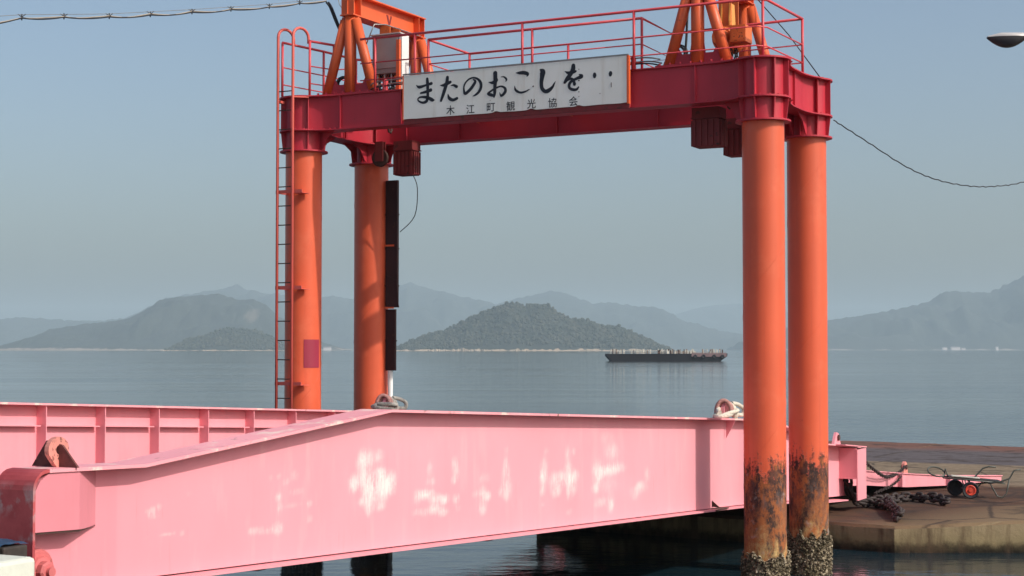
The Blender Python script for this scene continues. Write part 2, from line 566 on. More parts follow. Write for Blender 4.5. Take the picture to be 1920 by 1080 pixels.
def hill_material(name, forest, rock, rock_h, cliff=0.5, scale=0.02, scar=None):
    t = NT(name)
    p = t.pos()
    z = t.sep(p)[2]
    n = t.noise(scale, 6, 0.65, vec=p)
    n2 = t.noise(scale * 5, 5, 0.7, vec=p)
    c = t.mix(t.ramp(n, [(0.35, 0), (0.65, 1)]), dim(forest, 0.6), forest)
    c = t.mix(t.ramp(n2, [(0.42, 0), (0.62, 0.7)]), c, dim(forest, 0.4))
    hh = t.math('SUBTRACT', z, t.math('MULTIPLY', t.math('SUBTRACT', t.noise(scale * 1.6, 5, 0.6, vec=p, stretch=(1, 1, 0.2)), cliff), rock_h * 7))
    c = t.mix(t.ramp(t.math('DIVIDE', hh, rock_h * 2), [(0.4, 1.0), (0.6, 0.0)]), c, t.mix(n2, dim(rock, 0.55), rock))
    if scar:
        x0, y0, z0, rx, rz = scar
        s = t.sep(p)
        d = t.math('ADD', t.math('POWER', t.math('DIVIDE', t.math('SUBTRACT', s[0], x0), rx), 2.0), t.math('POWER', t.math('DIVIDE', t.math('SUBTRACT', s[2], z0), rz), 2.0))
        d = t.math('ADD', d, t.math('MULTIPLY', t.math('SUBTRACT', n2, 0.5), 2.6))
        c = t.mix(t.ramp(d, [(0.1, 0.3), (1.0, 0.0)]), c, dim(rock, 0.8))
    return t.set(c, 0.95)


def flange_material():
    t = NT("weathered_flange_paint")
    n = t.noise(0.9, 5, 0.6)
    c = t.mix(t.ramp(n, [(0.3, 0), (0.7, 1)]), (0.74, 0.29, 0.33), (0.86, 0.37, 0.40))
    e = t.noise(3.0, 6, 0.7)
    c = t.mix(t.ramp(e, [(0.54, 0.0), (0.62, 0.75)]), c, (0.82, 0.66, 0.56))
    q = t.noise(7.0, 6, 0.7, offset=(4, 0, 1))
    c = t.mix(t.math('MULTIPLY', t.ramp(q, [(0.60, 0.0), (0.64, 1.0)]), t.ramp(t.noise(0.8, 3, 0.6, offset=(2, 5, 5)), [(0.48, 0), (0.6, 1)])), c, (0.20, 0.09, 0.06))
    return t.set(c, 0.6, normal=t.bump(e, 0.2, 0.006))


M['flange'] = flange_material()
M['lugrust'] = plain("maroon_rusty_plate", (0.17, 0.05, 0.045), 0.8, 0.4, 9)
M['column'] = column_material()
M['web'] = wear_material()
M['endplate'] = endplate_material()
M['barnacle'] = barnacle_material()
M['sign'] = sign_material()

# ================================================================== SETTING
HX0, HX1, HY0, HY1, HTOP = -9000.0, 9000.0, -400.0, 13500.0, 360.0

sea = MB()
nx, ny = 8, 12
ys = [-300, 0, 20, 60, 150, 400, 1000, 2500, 5000, 8000, 11000, 12900]
xs = [-8900, -3000, -800, -200, 200, 800, 3000, 8900]
vs = [(x, y, 0) for y in ys for x in xs]
fs = [(j * 8 + i, j * 8 + i + 1, (j + 1) * 8 + i + 1, (j + 1) * 8 + i) for j in range(len(ys) - 1) for i in range(7)]
sea.add(vs, fs)
tag(sea.build("sea_water", water_material()), kind="structure")

# the quay the ramp's outer end rests on
QT = -2.97 + EYE


def quay():
    outline = [W(8.46, 5.12, 0).to_2d(), (9.2, 27.4), (13.0, 27.45), (26.0, 27.6), (26.0, 43.0), (15.59, 49.52), (10.86, 52.99), W(1.36, 29.8, 0).to_2d(), W(1.36, 5.9, 0).to_2d()]
    # subdivide the outline so the edges can be chipped
    pts = []
    for i, p in enumerate(outline):
        q = Vector(outline[(i + 1) % len(outline)])
        p = Vector(p)
        L = (q - p).length
        k = max(1, int(L / 0.22))
        for j in range(k):
            pts.append(p + (q - p) * j / k)
    n = len(pts)
    c = sum(pts, Vector((0, 0))) / n

    def ztop(p):
        r = max(0.0, min(1.0, (p.x - 6.6) / 2.6)) * max(0.0, min(1.0, (32 - p.y) / 4))
        return QT + 0.13 * r * 0.9
    rings = []
    v, f = [], []
    spec = [(0.0, -0.8, 0.0), (0.0, 0.12, 0.01), (0.0, -1, 0.0), (-0.05, None, 0.02), (-0.35, None, 0.0)]
    for j, (ins, zz, rnd) in enumerate(((0.0, -0.8, 0.0), (0.0, 0.10, 0.012), (0.0, 0.26, 0.012), (0.0, 'low', 0.02), (0.045, 'top', 0.02), (0.5, 'top', 0.0), (2.4, 'top', 0.0))):
        for i, p in enumerate(pts):
            t = (pts[(i + 1) % n] - pts[i - 1]).normalized()
            nrm = Vector((-t.y, t.x))
            if nrm.dot(c - p) < 0:
                nrm = -nrm
            jit = mnoise.noise((p.x * 2.3, p.y * 2.3, j * 0.7)) * rnd
            q = p + nrm * (ins + jit)
            z = zz if not isinstance(zz, str) else (ztop(p) - (0.05 if zz == 'low' else 0.0) + mnoise.noise((p.x * 3, p.y * 3, 4.0)) * 0.012)
            v.append((q.x, q.y, z))
        if j:
            for i in range(n):
                f.append(((j - 1) * n + i, (j - 1) * n + (i + 1) % n, j * n + (i + 1) % n, j * n + i))
    f.append(tuple(6 * n + i for i in range(n)))
    m = MB()
    m.add(v, f)
    return tag(m.build("quay", quay_material()), kind="structure")


quay()

# the shore the hinge of the ramp sits on (below and left of the picture)
m = MB()
sh = [W(11, -14.0, -1.66), W(-1.6, -14.0, -1.66), W(-2.0, -8.6, -1.66), W(-14, -8.0, -1.66), W(-30, -40, -1.66), W(45, -40, -1.66), W(40, -20, -1.66)]
m.prism([Vector((p.x, p.y, -0.8)) for p in sh], (0, 0, 0.8 + EYE - 1.66))
tag(m.build("shore_pavement", plain("shore_concrete", (0.27, 0.25, 0.22), 0.85, 0.7, 2.0)), kind="structure")


# hills: crest heights traced as sizes at their own distances
def hill(name, sil, dist, depth, mat, seed=0, nxs=150, nys=26, rough=0.25, jag=0.5):
    f = 3040.0
    x0, x1 = sil[0][0], sil[-1][0]
    yc = dist + depth * 0.5
    v, fs = [], []
    for j in range(nys + 1):
        t = j / nys
        y = dist + depth * t
        k = 1 - abs(2 * t - 1)
        for i in range(nxs + 1):
            px = x0 + (x1 - x0) * i / nxs
            X = (px - 960) / f * yc
            H = max(0.0, (657 - lerp_path(sil, px)) / f * yc)
            spur = mnoise.noise((X / (depth * 0.22) + seed, y / (depth * 0.5), seed * 1.7))
            prof = (k ** (0.85 + 0.35 * spur))
            h = H * prof
            nz = mnoise.fractal((X / (depth * 0.16), y / (depth * 0.16), seed + 3.0), 1.0, 2.0, 5)
            h += H * rough * nz * k * (1 - k) * 2.2
            h += jag * mnoise.noise((X / (dist * 0.0035), y / (dist * 0.0035), seed)) * min(1.0, k * 6) * min(1.0, H / (dist * 0.004))
            v.append((X, y, h - 0.5))
    for j in range(nys):
        for i in range(nxs):
            q = j * (nxs + 1) + i
            fs.append((q, q + 1, q + nxs + 2, q + nxs + 1))
    mm = MB()
    mm.add(v, fs, True)
    o = tag(mm.build(name, mat), kind="structure")
    return o, v, nxs, nys


FOREST = (0.034, 0.042, 0.032)
ROCK = (0.52, 0.40, 0.28)
isl_sil = [(735, 656), (745, 652), (760, 645), (780, 635), (800, 628), (830, 620), (860, 607), (890, 590), (920, 578), (940, 570), (955, 566), (970, 568), (985, 572),
           (1000, 570), (1015, 569), (1030, 572), (1045, 585), (1060, 592), (1075, 597), (1100, 600), (1120, 606), (1140, 612), (1160, 610), (1180, 620), (1210, 635), (1240, 650), (1258, 656)]
pro_sil = [(318, 656), (335, 645), (350, 636), (380, 629), (400, 622), (430, 615), (450, 614), (480, 620), (510, 630), (530, 643), (548, 656)]
left_sil = [(30, 656), (60, 637), (100, 616), (150, 608), (200, 603), (240, 597), (270, 582), (290, 572), (300, 562), (340, 556), (380, 553), (410, 550), (440, 560), (460, 562), (475, 560), (500, 572), (520, 592), (560, 612), (600, 640), (650, 656)]
back_sil = [(-260, 600), (-120, 585), (0, 598), (60, 595), (90, 600), (160, 603), (200, 607), (240, 597), (280, 575), (310, 560), (350, 553), (400, 545), (440, 541), (500, 552), (535, 555), (600, 560), (650, 562), (700, 552), (745, 538), (765, 530), (785, 536), (810, 544), (850, 552), (880, 560), (930, 570), (970, 560),
            (1000, 553), (1030, 546), (1060, 550), (1090, 562), (1110, 570), (1140, 568), (1180, 572), (1240, 580), (1270, 597), (1310, 616), (1350, 622), (1390, 632), (1450, 648), (1500, 656)]
right_sil = [(1400, 640), (1460, 620), (1550, 601), (1600, 594), (1650, 586), (1700, 576), (1745, 565), (1760, 553), (1790, 548), (1830, 548), (1860, 549), (1890, 533), (1920, 520), (1980, 500), (2060, 488), (2200, 520), (2400, 560)]
ghost_sil = [(1180, 656), (1230, 605), (1270, 590), (1300, 580), (1340, 573), (1390, 570), (1450, 578), (1520, 600), (1600, 630), (1660, 656)]

isl, iv, inx, iny = hill("wooded_island_hill", isl_sil, 3200, 300, hill_material("near_island_woods", FOREST, ROCK, 2.6, 0.49, 0.04), 1, 220, 30, 0.3, 1.5)
pro, pv, pnx, pny = hill("wooded_point_hill", pro_sil, 3700, 240, hill_material("point_woods", FOREST, ROCK, 1.6, 0.52, 0.03), 2, 120, 24, 0.3, 1.5)
hill("left_hill", left_sil, 4800, 900, hill_material("left_hill_woods", FOREST, (0.36, 0.29, 0.23), 4.5, 0.50, 0.012, scar=(-815, 0, 108, 24, 26)), 3, 300, 44, 0.45, 4.0)
hill("right_hill", right_sil, 6200, 1400, hill_material("right_hill_woods", FOREST, (0.34, 0.29, 0.25), 3.0, 0.53, 0.01), 4, 240, 40, 0.8, 7.0)
hill("back_hill", back_sil, 7600, 1700, hill_material("back_hill_woods", FOREST, (0.42, 0.36, 0.30), 1.5, 0.55, 0.008), 5, 420, 40, 0.9, 9.0)
hill("farthest_hill", ghost_sil, 11000, 1500, hill_material("farthest_hill_woods", FOREST, (0.4, 0.35, 0.3), 1.0, 0.6, 0.008), 6, 90, 20, 0.3, 2.0)


# tree crowns that roughen the two nearest wooded hills
def crowns(name, verts, nxs, nys, count, size, mat, seed):
    rnd = random.Random(seed)
    ico_v = []
    g = (1 + 5 ** 0.5) / 2
    for s1 in (-1, 1):
        for s2 in (-1, 1):
            ico_v += [(0, s1, s2 * g), (s1, s2 * g, 0), (s2 * g, 0, s1)]
    ico_v = [Vector(p).normalized() for p in ico_v]
    ico_f = []
    for i in range(12):
        for j in range(i + 1, 12):
            for k in range(j + 1, 12):
                if all((ico_v[p] - ico_v[q]).length < 1.1 for p, q in ((i, j), (j, k), (i, k))):
                    nn = (ico_v[j] - ico_v[i]).cross(ico_v[k] - ico_v[i])
                    ico_f.append((i, j, k) if nn.dot(ico_v[i]) > 0 else (i, k, j))
    mm = MB()
    half = nys // 2
    done = 0
    tries = 0
    while done < count and tries < count * 6:
        tries += 1
        i = rnd.uniform(0, nxs - 1)
        j = rnd.uniform(1.2, half + 2)
        q = int(j) * (nxs + 1) + int(i)
        a, b, c = Vector(verts[q]), Vector(verts[q + 1]), Vector(verts[q + nxs + 1])
        p = a + (b - a) * (i % 1) + (c - a) * (j % 1)
        if p.z < 1.5 + 10 * max(0, mnoise.noise((p.x / 16, p.y / 30, 0))):
            continue
        r = size * (0.45 + 1.15 * rnd.random() ** 2.2)
        sq = rnd.uniform(0.8, 1.4)
        rot = Matrix.Rotation(rnd.uniform(0, 6.28), 3, 'Z')
        vs = []
        for w in ico_v:
            d = rot @ w * r * rnd.uniform(0.75, 1.2)
            vs.append(p + Vector((d.x, d.y, d.z * sq + r * 0.3)))
        mm.add(vs, ico_f, False)
        done += 1
    return tag(mm.build(name, mat), "forest canopy covering " + ("the round island in the middle distance" if seed == 1 else "the low point left of the gantry"), "forest", kind="stuff")


tm = NT("tree_crowns")
tp = tm.pos()
tcol = tm.mix(tm.ramp(tm.noise(0.03, 4, 0.6, vec=tp), [(0.35, 0), (0.65, 1)]), (0.026, 0.034, 0.022), (0.070, 0.064, 0.042))
tcol = tm.mix(tm.ramp(tm.noise(0.16, 3, 0.6, vec=tp), [(0.4, 0), (0.6, 0.7)]), tcol, (0.022, 0.030, 0.018))
M['crowns'] = tm.set(tcol, 0.9)
crowns("forest", iv, inx, iny, 4800, 3.1, M['crowns'], 1)
crowns("forest", pv, pnx, pny, 1500, 2.9, M['crowns'], 2)


def shore_rocks(name, verts, nxs, count, seed, where, size):
    rnd = random.Random(seed)
    mm = MB()
    done = tries = 0
    while done < count and tries < 20000:
        tries += 1
        i = rnd.uniform(2, nxs - 2)
        a = Vector(verts[int(i)])
        b = Vector(verts[int(i) + 1])
        p = a + (b - a) * (i % 1)
        k = mnoise.noise((p.x / 38.0, seed * 3.1, 0)) + 0.35 * mnoise.noise((p.x / 9.0, seed, 2))
        if k < 0.02:
            continue
        r = size * rnd.uniform(0.5, 1.3)
        h = r * rnd.uniform(0.7, 1.0 + 1.6 * max(0, k))
        m3 = Matrix.Rotation(rnd.uniform(0, 6.28), 3, 'Z')
        n = 6
        vs = [Vector(p) + Vector((0, rnd.uniform(-2, 3), -0.6 - p.z)) + m3 @ Vector((r * math.cos(q * math.pi / 3) * rnd.uniform(0.7, 1.3), r * math.sin(q * math.pi / 3) * rnd.uniform(0.7, 1.3), 0)) for q in range(n)]
        top = [v + (Vector((p.x, p.y, v.z)) - v) * rnd.uniform(0.2, 0.7) + UP * h * rnd.uniform(0.6, 1.1) for v in vs]
        mm.add(vs + top, [(q, (q + 1) % n, n + (q + 1) % n, n + q) for q in range(n)] + [tuple(range(n, 2 * n))])
        done += 1
    return tag(mm.build(name, M['shorerock']), "pale rocks scattered along the waterline of " + where, "rocks", kind="stuff")


M['shorerock'] = plain("pale_shore_rock", (0.56, 0.45, 0.33), 0.9, 0.55, 0.12)
shore_rocks("shore_rocks", iv, inx, 420, 4, "the round wooded island", 2.4)
shore_rocks("shore_rocks", pv, pnx, 90, 9, "the low point left of the gantry", 2.0)


def far_house(x, y, w, d, h, label, name="house"):
    o = thing(name, (x, y, 0.6), label, "building", "buildings on the far shores")
    m = MB().wbox(x - w / 2, x + w / 2, y - d / 2, y + d / 2, 0.4, h)
    wl = m.build("wall", M['house'], o)
    r = MB()
    r.prism([Vector((x - w / 2 - 0.6, y - d / 2 - 0.6, h)), Vector((x - w / 2 - 0.6, y + d / 2 + 0.6, h)), Vector((x - w / 2 - 0.6, y, h + d * 0.22))], (w + 1.2, 0, 0))
    r.build("roof", M['roof'], o)
    return o


far_house(1650, 6190, 18, 14, 9, "small pale building farthest left on the right-hand far shore")
far_house(1690, 6185, 34, 16, 11, "wide pale building in the middle of the right-hand far shore")
far_house(1722, 6190, 14, 12, 7, "low pale building just right of the wide one on the far shore")
far_house(1850, 6190, 10, 9, 13, "narrow pale tower-like building standing alone near the right far shore")
far_house(-545, 4790, 22, 14, 9, "pale building on the far shore behind the ladder column")

# ================================================================== GANTRY
gantry = thing("loading_gantry", W(0, 0, -EYE), "tall orange and red steel lifting gantry standing over the pink ramp", "gantry")
RC = 0.30
ZT, ZM, ZR = 4.12, 3.57, 3.24


def cap_mesh(a, b):
    c = W(a, b, -EYE)
    h = EYE
    m = MB()
    m.lathe([(RC + 0.006, ZR + h), (RC + 0.006, ZT + h)], c, 40)
    for z, r in ((ZR, 0.395), (ZM, 0.40), (ZT, 0.405)):
        m.lathe([(0.1, z + h), (r, z + h), (r, z + h + 0.024), (0.1, z + h + 0.024)], c, 48, smooth=False)
    for k in range(8):
        an = k * math.pi / 4
        d = AU * math.cos(an) + AV * math.sin(an)
        t = Vector((-d.y, d.x, 0)) * 0.007
        inner, o1 = 0.28, 0.385
        for z0, z1, r0, r1 in ((ZR + 0.024, ZM, 0.35, o1), (ZM + 0.024, ZT, o1, o1)):
            q = [c + d * inner + UP * (z0 + h), c + d * r0 + UP * (z0 + h), c + d * r1 + UP * (z1 + h), c + d * inner + UP * (z1 + h)]
            m.prism([p - t for p in q], t * 2)
        for dz in (ZM + 0.024,):
            for da in (-0.2, 0.2):
                e = AU * math.cos(an + 0.39 + da) + AV * math.sin(an + 0.39 + da)
                m.lathe([(0.015, 0), (0.015, 0.018), (0, 0.018)], c + e * 0.36 + UP * (dz + h), 6, smooth=False)
    return m


def barnacles(a, b, seed, top, count):
    rnd = random.Random(seed)
    c = W(a, b, -EYE)
    m = MB()
    n, rows = 64, 16
    vs = []
    for j in range(rows + 1):
        for k in range(n):
            an = 2 * math.pi * k / n
            d = Vector((math.cos(an), math.sin(an), 0))
            tt = top + 0.24 * mnoise.noise((d.x * 2.2, d.y * 2.2, seed)) + 0.07 * mnoise.noise((d.x * 7, d.y * 7, seed))
            z = -0.3 + (tt + 0.3) * j / rows
            r = RC + (0.012 + 0.04 * abs(mnoise.noise((d.x * 6, d.y * 6, z * 9 + seed)))) * (1 if j < rows else 0.0)
            vs.append(c + d * r + UP * z)
    fs = [(j * n + k, j * n + (k + 1) % n, (j + 1) * n + (k + 1) % n, (j + 1) * n + k) for j in range(rows) for k in range(n)]
    m.add(vs, fs, False)
    for i in range(count):
        an = rnd.uniform(0, 2 * math.pi)
        d = Vector((math.cos(an), math.sin(an), 0))
        tt = top + 0.24 * mnoise.noise((d.x * 2.2, d.y * 2.2, seed)) + 0.07 * mnoise.noise((d.x * 7, d.y * 7, seed))
        z = tt - (rnd.random() ** 1.5) * (tt + 0.1)
        r = rnd.uniform(0.008, 0.024)
        p = c + d * (RC + 0.012 + rnd.uniform(0, 0.03)) + UP * z
        tl = Vector((rnd.uniform(-1, 1), rnd.uniform(-1, 1), rnd.uniform(-0.6, 1.2)))
        ax = (d * 1.6 + tl).normalized()
        m.lathe([(r, -r * 0.5), (r * 0.85, r * 0.5), (r * 0.4, r * 1.1), (r * 0.3, r * 0.7)], p, 5, ax, smooth=False)
    return m


COLS = [(0, 0), (0, P2), (S, 0), (S, P2)]
for i, (a, b) in enumerate(COLS):
    c = W(a, b, -EYE)
    m = MB().lathe([(RC, -0.8), (RC, 0.2), (RC, 1.2), (RC, 2.2), (RC, 3.4), (RC, 5.0), (RC, ZR + EYE)], c, 72)
    hx = []
    ph = (0.4, 2.6, 1.5, 3.9)[i]
    for k in range(150):
        an = ph + k * 0.105
        z = 0.9 + 2.4 * (k * 0.105) / (2 * math.pi)
        if z < ZR + EYE - 0.05:
            hx.append(c + Vector((math.cos(an), math.sin(an), 0)) * (RC - 0.001) + UP * z)
    m.tube(hx, 0.0045, 5)
    col = m.build("column", M['column'], gantry)
    cap_mesh(a, b).build("column_cap", M['beam'], col)
    bo = barnacles(a, b, i + 1, 0.50 if i == 2 else 0.60, 1500 if i >= 2 else 500).build("barnacles", M['barnacle'], col)
    bo["kind"] = "stuff"
    if i == 0:   # the magenta repair patch
        vs, fs = [], []
        n = 10
        for z in (-0.30, 0.16):
            for k in range(n + 1):
                an = R(-53) + R(56) * k / n + ANG
                d = Vector((math.cos(an), math.sin(an), 0))
                vs.append(c + d * (RC + 0.006) + UP * (z + EYE))
        fs = [(k, k + 1, n + 2 + k, n + 1 + k) for k in range(n)]
        pp = MB().add(vs, fs, True).build("painted_patch", paint("magenta_patch_paint", (0.34, 0.022, 0.055), 0.5), col)


def beam(a0, b0, a1, b1, stiff, name="beam"):
    """twin-webbed beam from one column to the next with flared flanges"""
    p, q = Vector((a0, b0)), Vector((a1, b1))
    d = (q - p).normalized()
    nrm = Vector((-d.y, d.x))
    L = (q - p).length
    m = MB()

    def Q(t, w, z):
        r = p + d * t + nrm * w
        return W(r.x, r.y, z)
    ts = [0.26, 0.34, 0.44, 0.56, 0.70, 0.85]
    wd = [0.34, 0.28, 0.23, 0.19, 0.165, 0.155]
    if L < 3:
        ts, wd = [0.26, 0.34, 0.44, 0.56, 0.70, 0.85], [0.36, 0.31, 0.27, 0.24, 0.22, 0.21]
    side = list(zip(ts, wd)) + [(L - t, w) for t, w in reversed(list(zip(ts, wd)))]
    outline = [(t, -w) for t, w in side] + [(t, w) for t, w in reversed(side)]
    for z in (ZM - 0.003, ZT + 0.004):
        m.prism([Q(t, w, z) for t, w in outline], (0, 0, 0.017))
    for w in (-0.115, 0.103):
        m.hexa([Q(0.27, w, ZM + 0.01), Q(L - 0.27, w, ZM + 0.01), Q(L - 0.27, w + 0.012, ZM + 0.01), Q(0.27, w + 0.012, ZM + 0.01),
                Q(0.27, w, ZT + 0.006), Q(L - 0.27, w, ZT + 0.006), Q(L - 0.27, w + 0.012, ZT + 0.006), Q(0.27, w + 0.012, ZT + 0.006)])
    # webs flare to meet the caps
    for s in (-1, 1):
        for t0, t1 in ((0.16, 0.60), (L - 0.16, L - 0.60)):
            pts = [Q(t0 + (t1 - t0) * k / 6, s * (0.116 + 0.14 * (1 - k / 6) ** 2), ZM + 0.013) for k in range(7)]
            vs = pts + [x + UP * (ZT - ZM - 0.012) for x in pts]
            m.add(vs, [(k, k + 1, 8 + k, 7 + k) for k in range(6)], True)
    for t in stiff:
        for s in (-1, 1):
            w0, w1 = (0.116, 0.152) if s > 0 else (-0.152, -0.116)
            m.hexa([Q(t - 0.008, w0, ZM + 0.013), Q(t + 0.008, w0, ZM + 0.013), Q(t + 0.008, w1, ZM + 0.013), Q(t - 0.008, w1, ZM + 0.013),
                    Q(t - 0.008, w0, ZT + 0.005), Q(t + 0.008, w0, ZT + 0.005), Q(t + 0.008, w1, ZT + 0.005), Q(t - 0.008, w1, ZT + 0.005)])
    # bolts along the lower flange by the caps
    for t in [0.48, 0.60, 0.70, 0.80] + [L - 0.48, L - 0.60, L - 0.70, L - 0.80]:
        for s in (-1, 1):
            m.lathe([(0.016, 0), (0.016, 0.02), (0, 0.02)], Q(t, s * 0.14, ZM + 0.014), 6, smooth=False)
    # haunches under the beam at the caps
    for t0, sg in ((0, 1), (L, -1)):
        pl = [(0.33, ZM - 0.004), (0.78 if L < 3 else 0.60, ZM - 0.004), (0.52 if L < 3 else 0.45, ZM - 0.12), (0.39, ZR + 0.05), (0.33, ZR + 0.024)]
        for w in ((-0.10, 0.10) if L < 3 else (0.0,)):
            pts = [Q(t0 + sg * x, w - 0.007, z) for x, z in pl]
            m.prism(pts, (Q(0, 0.014, 0) - Q(0, 0, 0)))
    return m.build(name, M['beam'], gantry)


beam(0, 0, S, 0, [0.80, 1.95, 3.2, 4.5, 5.9, 6.93])
beam(0, P2, S, P2, [0.8, 1.85, 3.7, 5.5, 6.93])
beam(0, 0, 0, P2, [1.05], "cross_beam")
beam(S, 0, S, P2, [1.05], "cross_beam")
# joists between the two beams
for a in (2.22, 3.97):
    MB().bx(a, a + 0.014, 0.16, 1.97, ZM + 0.27, ZT - 0.01).build("joist", M['post'], gantry)

# A-frames: a post with two raking legs on each corner, and a lifting beam along b on each side
ZB = 5.43


def aframe(a, b):
    m = MB()
    m.tube([W(a, b, ZT + 0.03), W(a, b, ZB + 0.0)], 0.098, 20)
    fr = m.build("hoist_frame", M['post'], gantry)
    for s in (-1, 1):
        MB().tube([W(a + 0.455 * s, b, ZT + 0.03), W(a + 0.10 * s, b, ZB - 0.06)], 0.082, 16).build("leg", M['post'], fr)
    g = MB()
    pts = [(-0.56, 0.02), (0.56, 0.02), (0.52, 0.12), (0.40, 0.15), (0.30, 0.30), (0.24, 0.20), (0.12, 0.20), (0.10, 0.34), (-0.10, 0.34), (-0.12, 0.20), (-0.24, 0.20), (-0.30, 0.30), (-0.40, 0.15), (-0.52, 0.12)]
    g.prism([W(a + x, b - 0.012, ZT + z) for x, z in pts], AV * 0.024)
    g.bx(a - 0.62, a + 0.62, b - 0.13, b + 0.13, ZT + 0.022, ZT + 0.045)
    for k in range(8):
        x = -0.56 + 0.16 * k
        for w in (-0.10, 0.10):
            g.lathe([(0.018, 0), (0.018, 0.03), (0, 0.03)], W(a + x, b + w, ZT + 0.045), 6, smooth=False)
    g.build("base_plate", M['beam'], fr)
    k = MB()
    k.bx(a - 0.16, a + 0.16, b - 0.012, b + 0.012, ZB - 0.16, ZB - 0.002)
    k.build("top_gusset", M['post'], fr)
    return fr


AL, AR = 0.905, S - 0.985
for a in (AL, AR):
    for b in (0, P2):
        aframe(a, b)
    m = MB()
    b0, b1 = -0.12, P2 + 0.13
    m.bx(a - 0.13, a + 0.13, b0, b1, ZB, ZB + 0.02)
    m.bx(a - 0.13, a + 0.13, b0, b1, ZB + 0.34, ZB + 0.36)
    m.bx(a - 0.008, a + 0.008, b0 + 0.01, b1 - 0.01, ZB + 0.02, ZB + 0.34)
    for bb in (b0 + 0.03, 0.12, 0.72, 1.42, P2 - 0.10, b1 - 0.05):
        if bb in (0.72, 1.42):
            continue
        for s in (-1, 1):
            m.bx(a + min(s * 0.008, s * 0.12), a + max(s * 0.008, s * 0.12), bb, bb + 0.014, ZB + 0.02, ZB + 0.34)
    lb = m.build("lifting_beam", M['post'], gantry)
    if a == AL:   # the dark V painted on the beam
        v = MB()
        x = a + 0.0095
        for pts in (((1.09, 5.66), (1.15, 5.66), (1.21, 5.50), (1.17, 5.47)), ((1.225, 5.66), (1.27, 5.66), (1.21, 5.48), (1.185, 5.52))):
            v.prism([W(x, b, z) for b, z in pts], AU * 0.002)
        v.build("painted_letter", M['darkbox'], lb)

# railings
HR = 5.00


def rail_run(points, top=HR, base=ZT + 0.02, r=0.021, mids=(0.46, 0.78), posts=True, mid_r=0.011, name="railing", pr=0.021):
    m = MB()
    m.tube([W(a, b, top) for a, b in points], r, 8)
    for f in mids:
        m.tube([W(a, b, top - (top - base) * f) for a, b in points], mid_r, 6)
    for a, b in (points if posts is True else posts):
        m.tube([W(a, b, base), W(a, b, top)], pr, 8)
    return m.build(name, M['rail'], gantry)


rail_run([(1.20, -0.16), (4.13, -0.16), (S - 0.05, -0.16), (7.98, 0.0), (8.03, 1.52)], posts=[(1.48, -0.16), (2.22, -0.16), (4.13, -0.16), (5.98, -0.16), (7.93, -0.05), (8.03, 1.52)])
rail_run([(2.165, 0.36), (5.89, 0.36), (5.84, 1.76), (2.155, 1.76), (2.165, 0.36)], posts=[(2.165, 0.36), (4.04, 0.36), (5.89, 0.36), (5.84, 1.76), (4.0, 1.76), (2.155, 1.76)])
rail_run([(5.84, 1.70), (8.03, 1.52)], posts=[])
rail_run([(-0.17, -0.38), (-0.02, 0.60), (0.05, 1.5), (0.4, 1.80)], posts=[(-0.17, -0.38), (-0.02, 0.60), (0.05, 1.5)], top=5.03)
rail_run([(0.30, -0.28), (0.45, 0.20), (0.70, 0.24)], posts=[(0.30, -0.28), (0.45, 0.20)], top=5.03)
m = MB()
m.bx(1.40, 6.4, 0.14, 0.44, ZT + 0.03, ZT + 0.05)
m.bx(1.40, 6.4, 1.66, 1.94, ZT + 0.03, ZT + 0.05)
m.build("walkway", M['beam'], gantry)

# ladder
lad = None
LB = -0.50
m = MB()
m.bx(-0.175, 0.12, LB - 0.02, LB + 0.02, 3.05, 3.052)
stile_pts = []
for a in (-0.172, 0.122):
    pts = [W(a, LB, -2.6), W(a, LB, 5.10)]
    for k in range(1, 10):
        an = math.pi * k / 9
        pts.append(W(a + 0.035 * (1 - math.cos(an)), LB + 0.17 * (1 - math.cos(an)), 5.10 + 0.15 * math.sin(an)))
    pts.append(W(a + 0.07, LB + 0.34, 5.02))
    stile_pts.append(pts)
lad = bpy.data.objects.new("ladder", None)
lad.empty_display_size = 0.2
sc.collection.objects.link(lad)
lad.parent = gantry
for pts in stile_pts:
    MB().tube(pts, 0.024, 10).build("stile", M['ladder'], lad)
for k in range(24):
    z = 3.20 - 0.312 * k + 1.0
    if z > 4.5 or z < -2.6:
        continue
    MB().tube([W(-0.172, LB, z), W(0.122, LB, z)], 0.010, 6).build("rung", M['rust'], lad)
for z in (2.56, 1.0, -0.555):
    m = MB()
    m.bx(-0.215, 0.30, LB + 0.012, LB + 0.026, z - 0.028, z + 0.028)
    m.bx(0.10, 0.30, LB + 0.0255, -0.24, z - 0.027, z - 0.020)
    m.bx(-0.19, -0.15, LB + 0.0255, -0.20, z - 0.026, z + 0.026)
    m.build("bracket", M['ladder'], lad)
m = MB()
m.prism([W(0.10, LB + 0.02, 4.10), W(0.30, LB + 0.20, 4.10), W(0.12, -0.30, 4.10)], UP * 0.02)
MB().bx(-0.20, -0.14, LB, -0.36, 4.02, 4.06).build("bracket", M['ladder'], lad)
m.build("bracket", M['ladder'], lad)

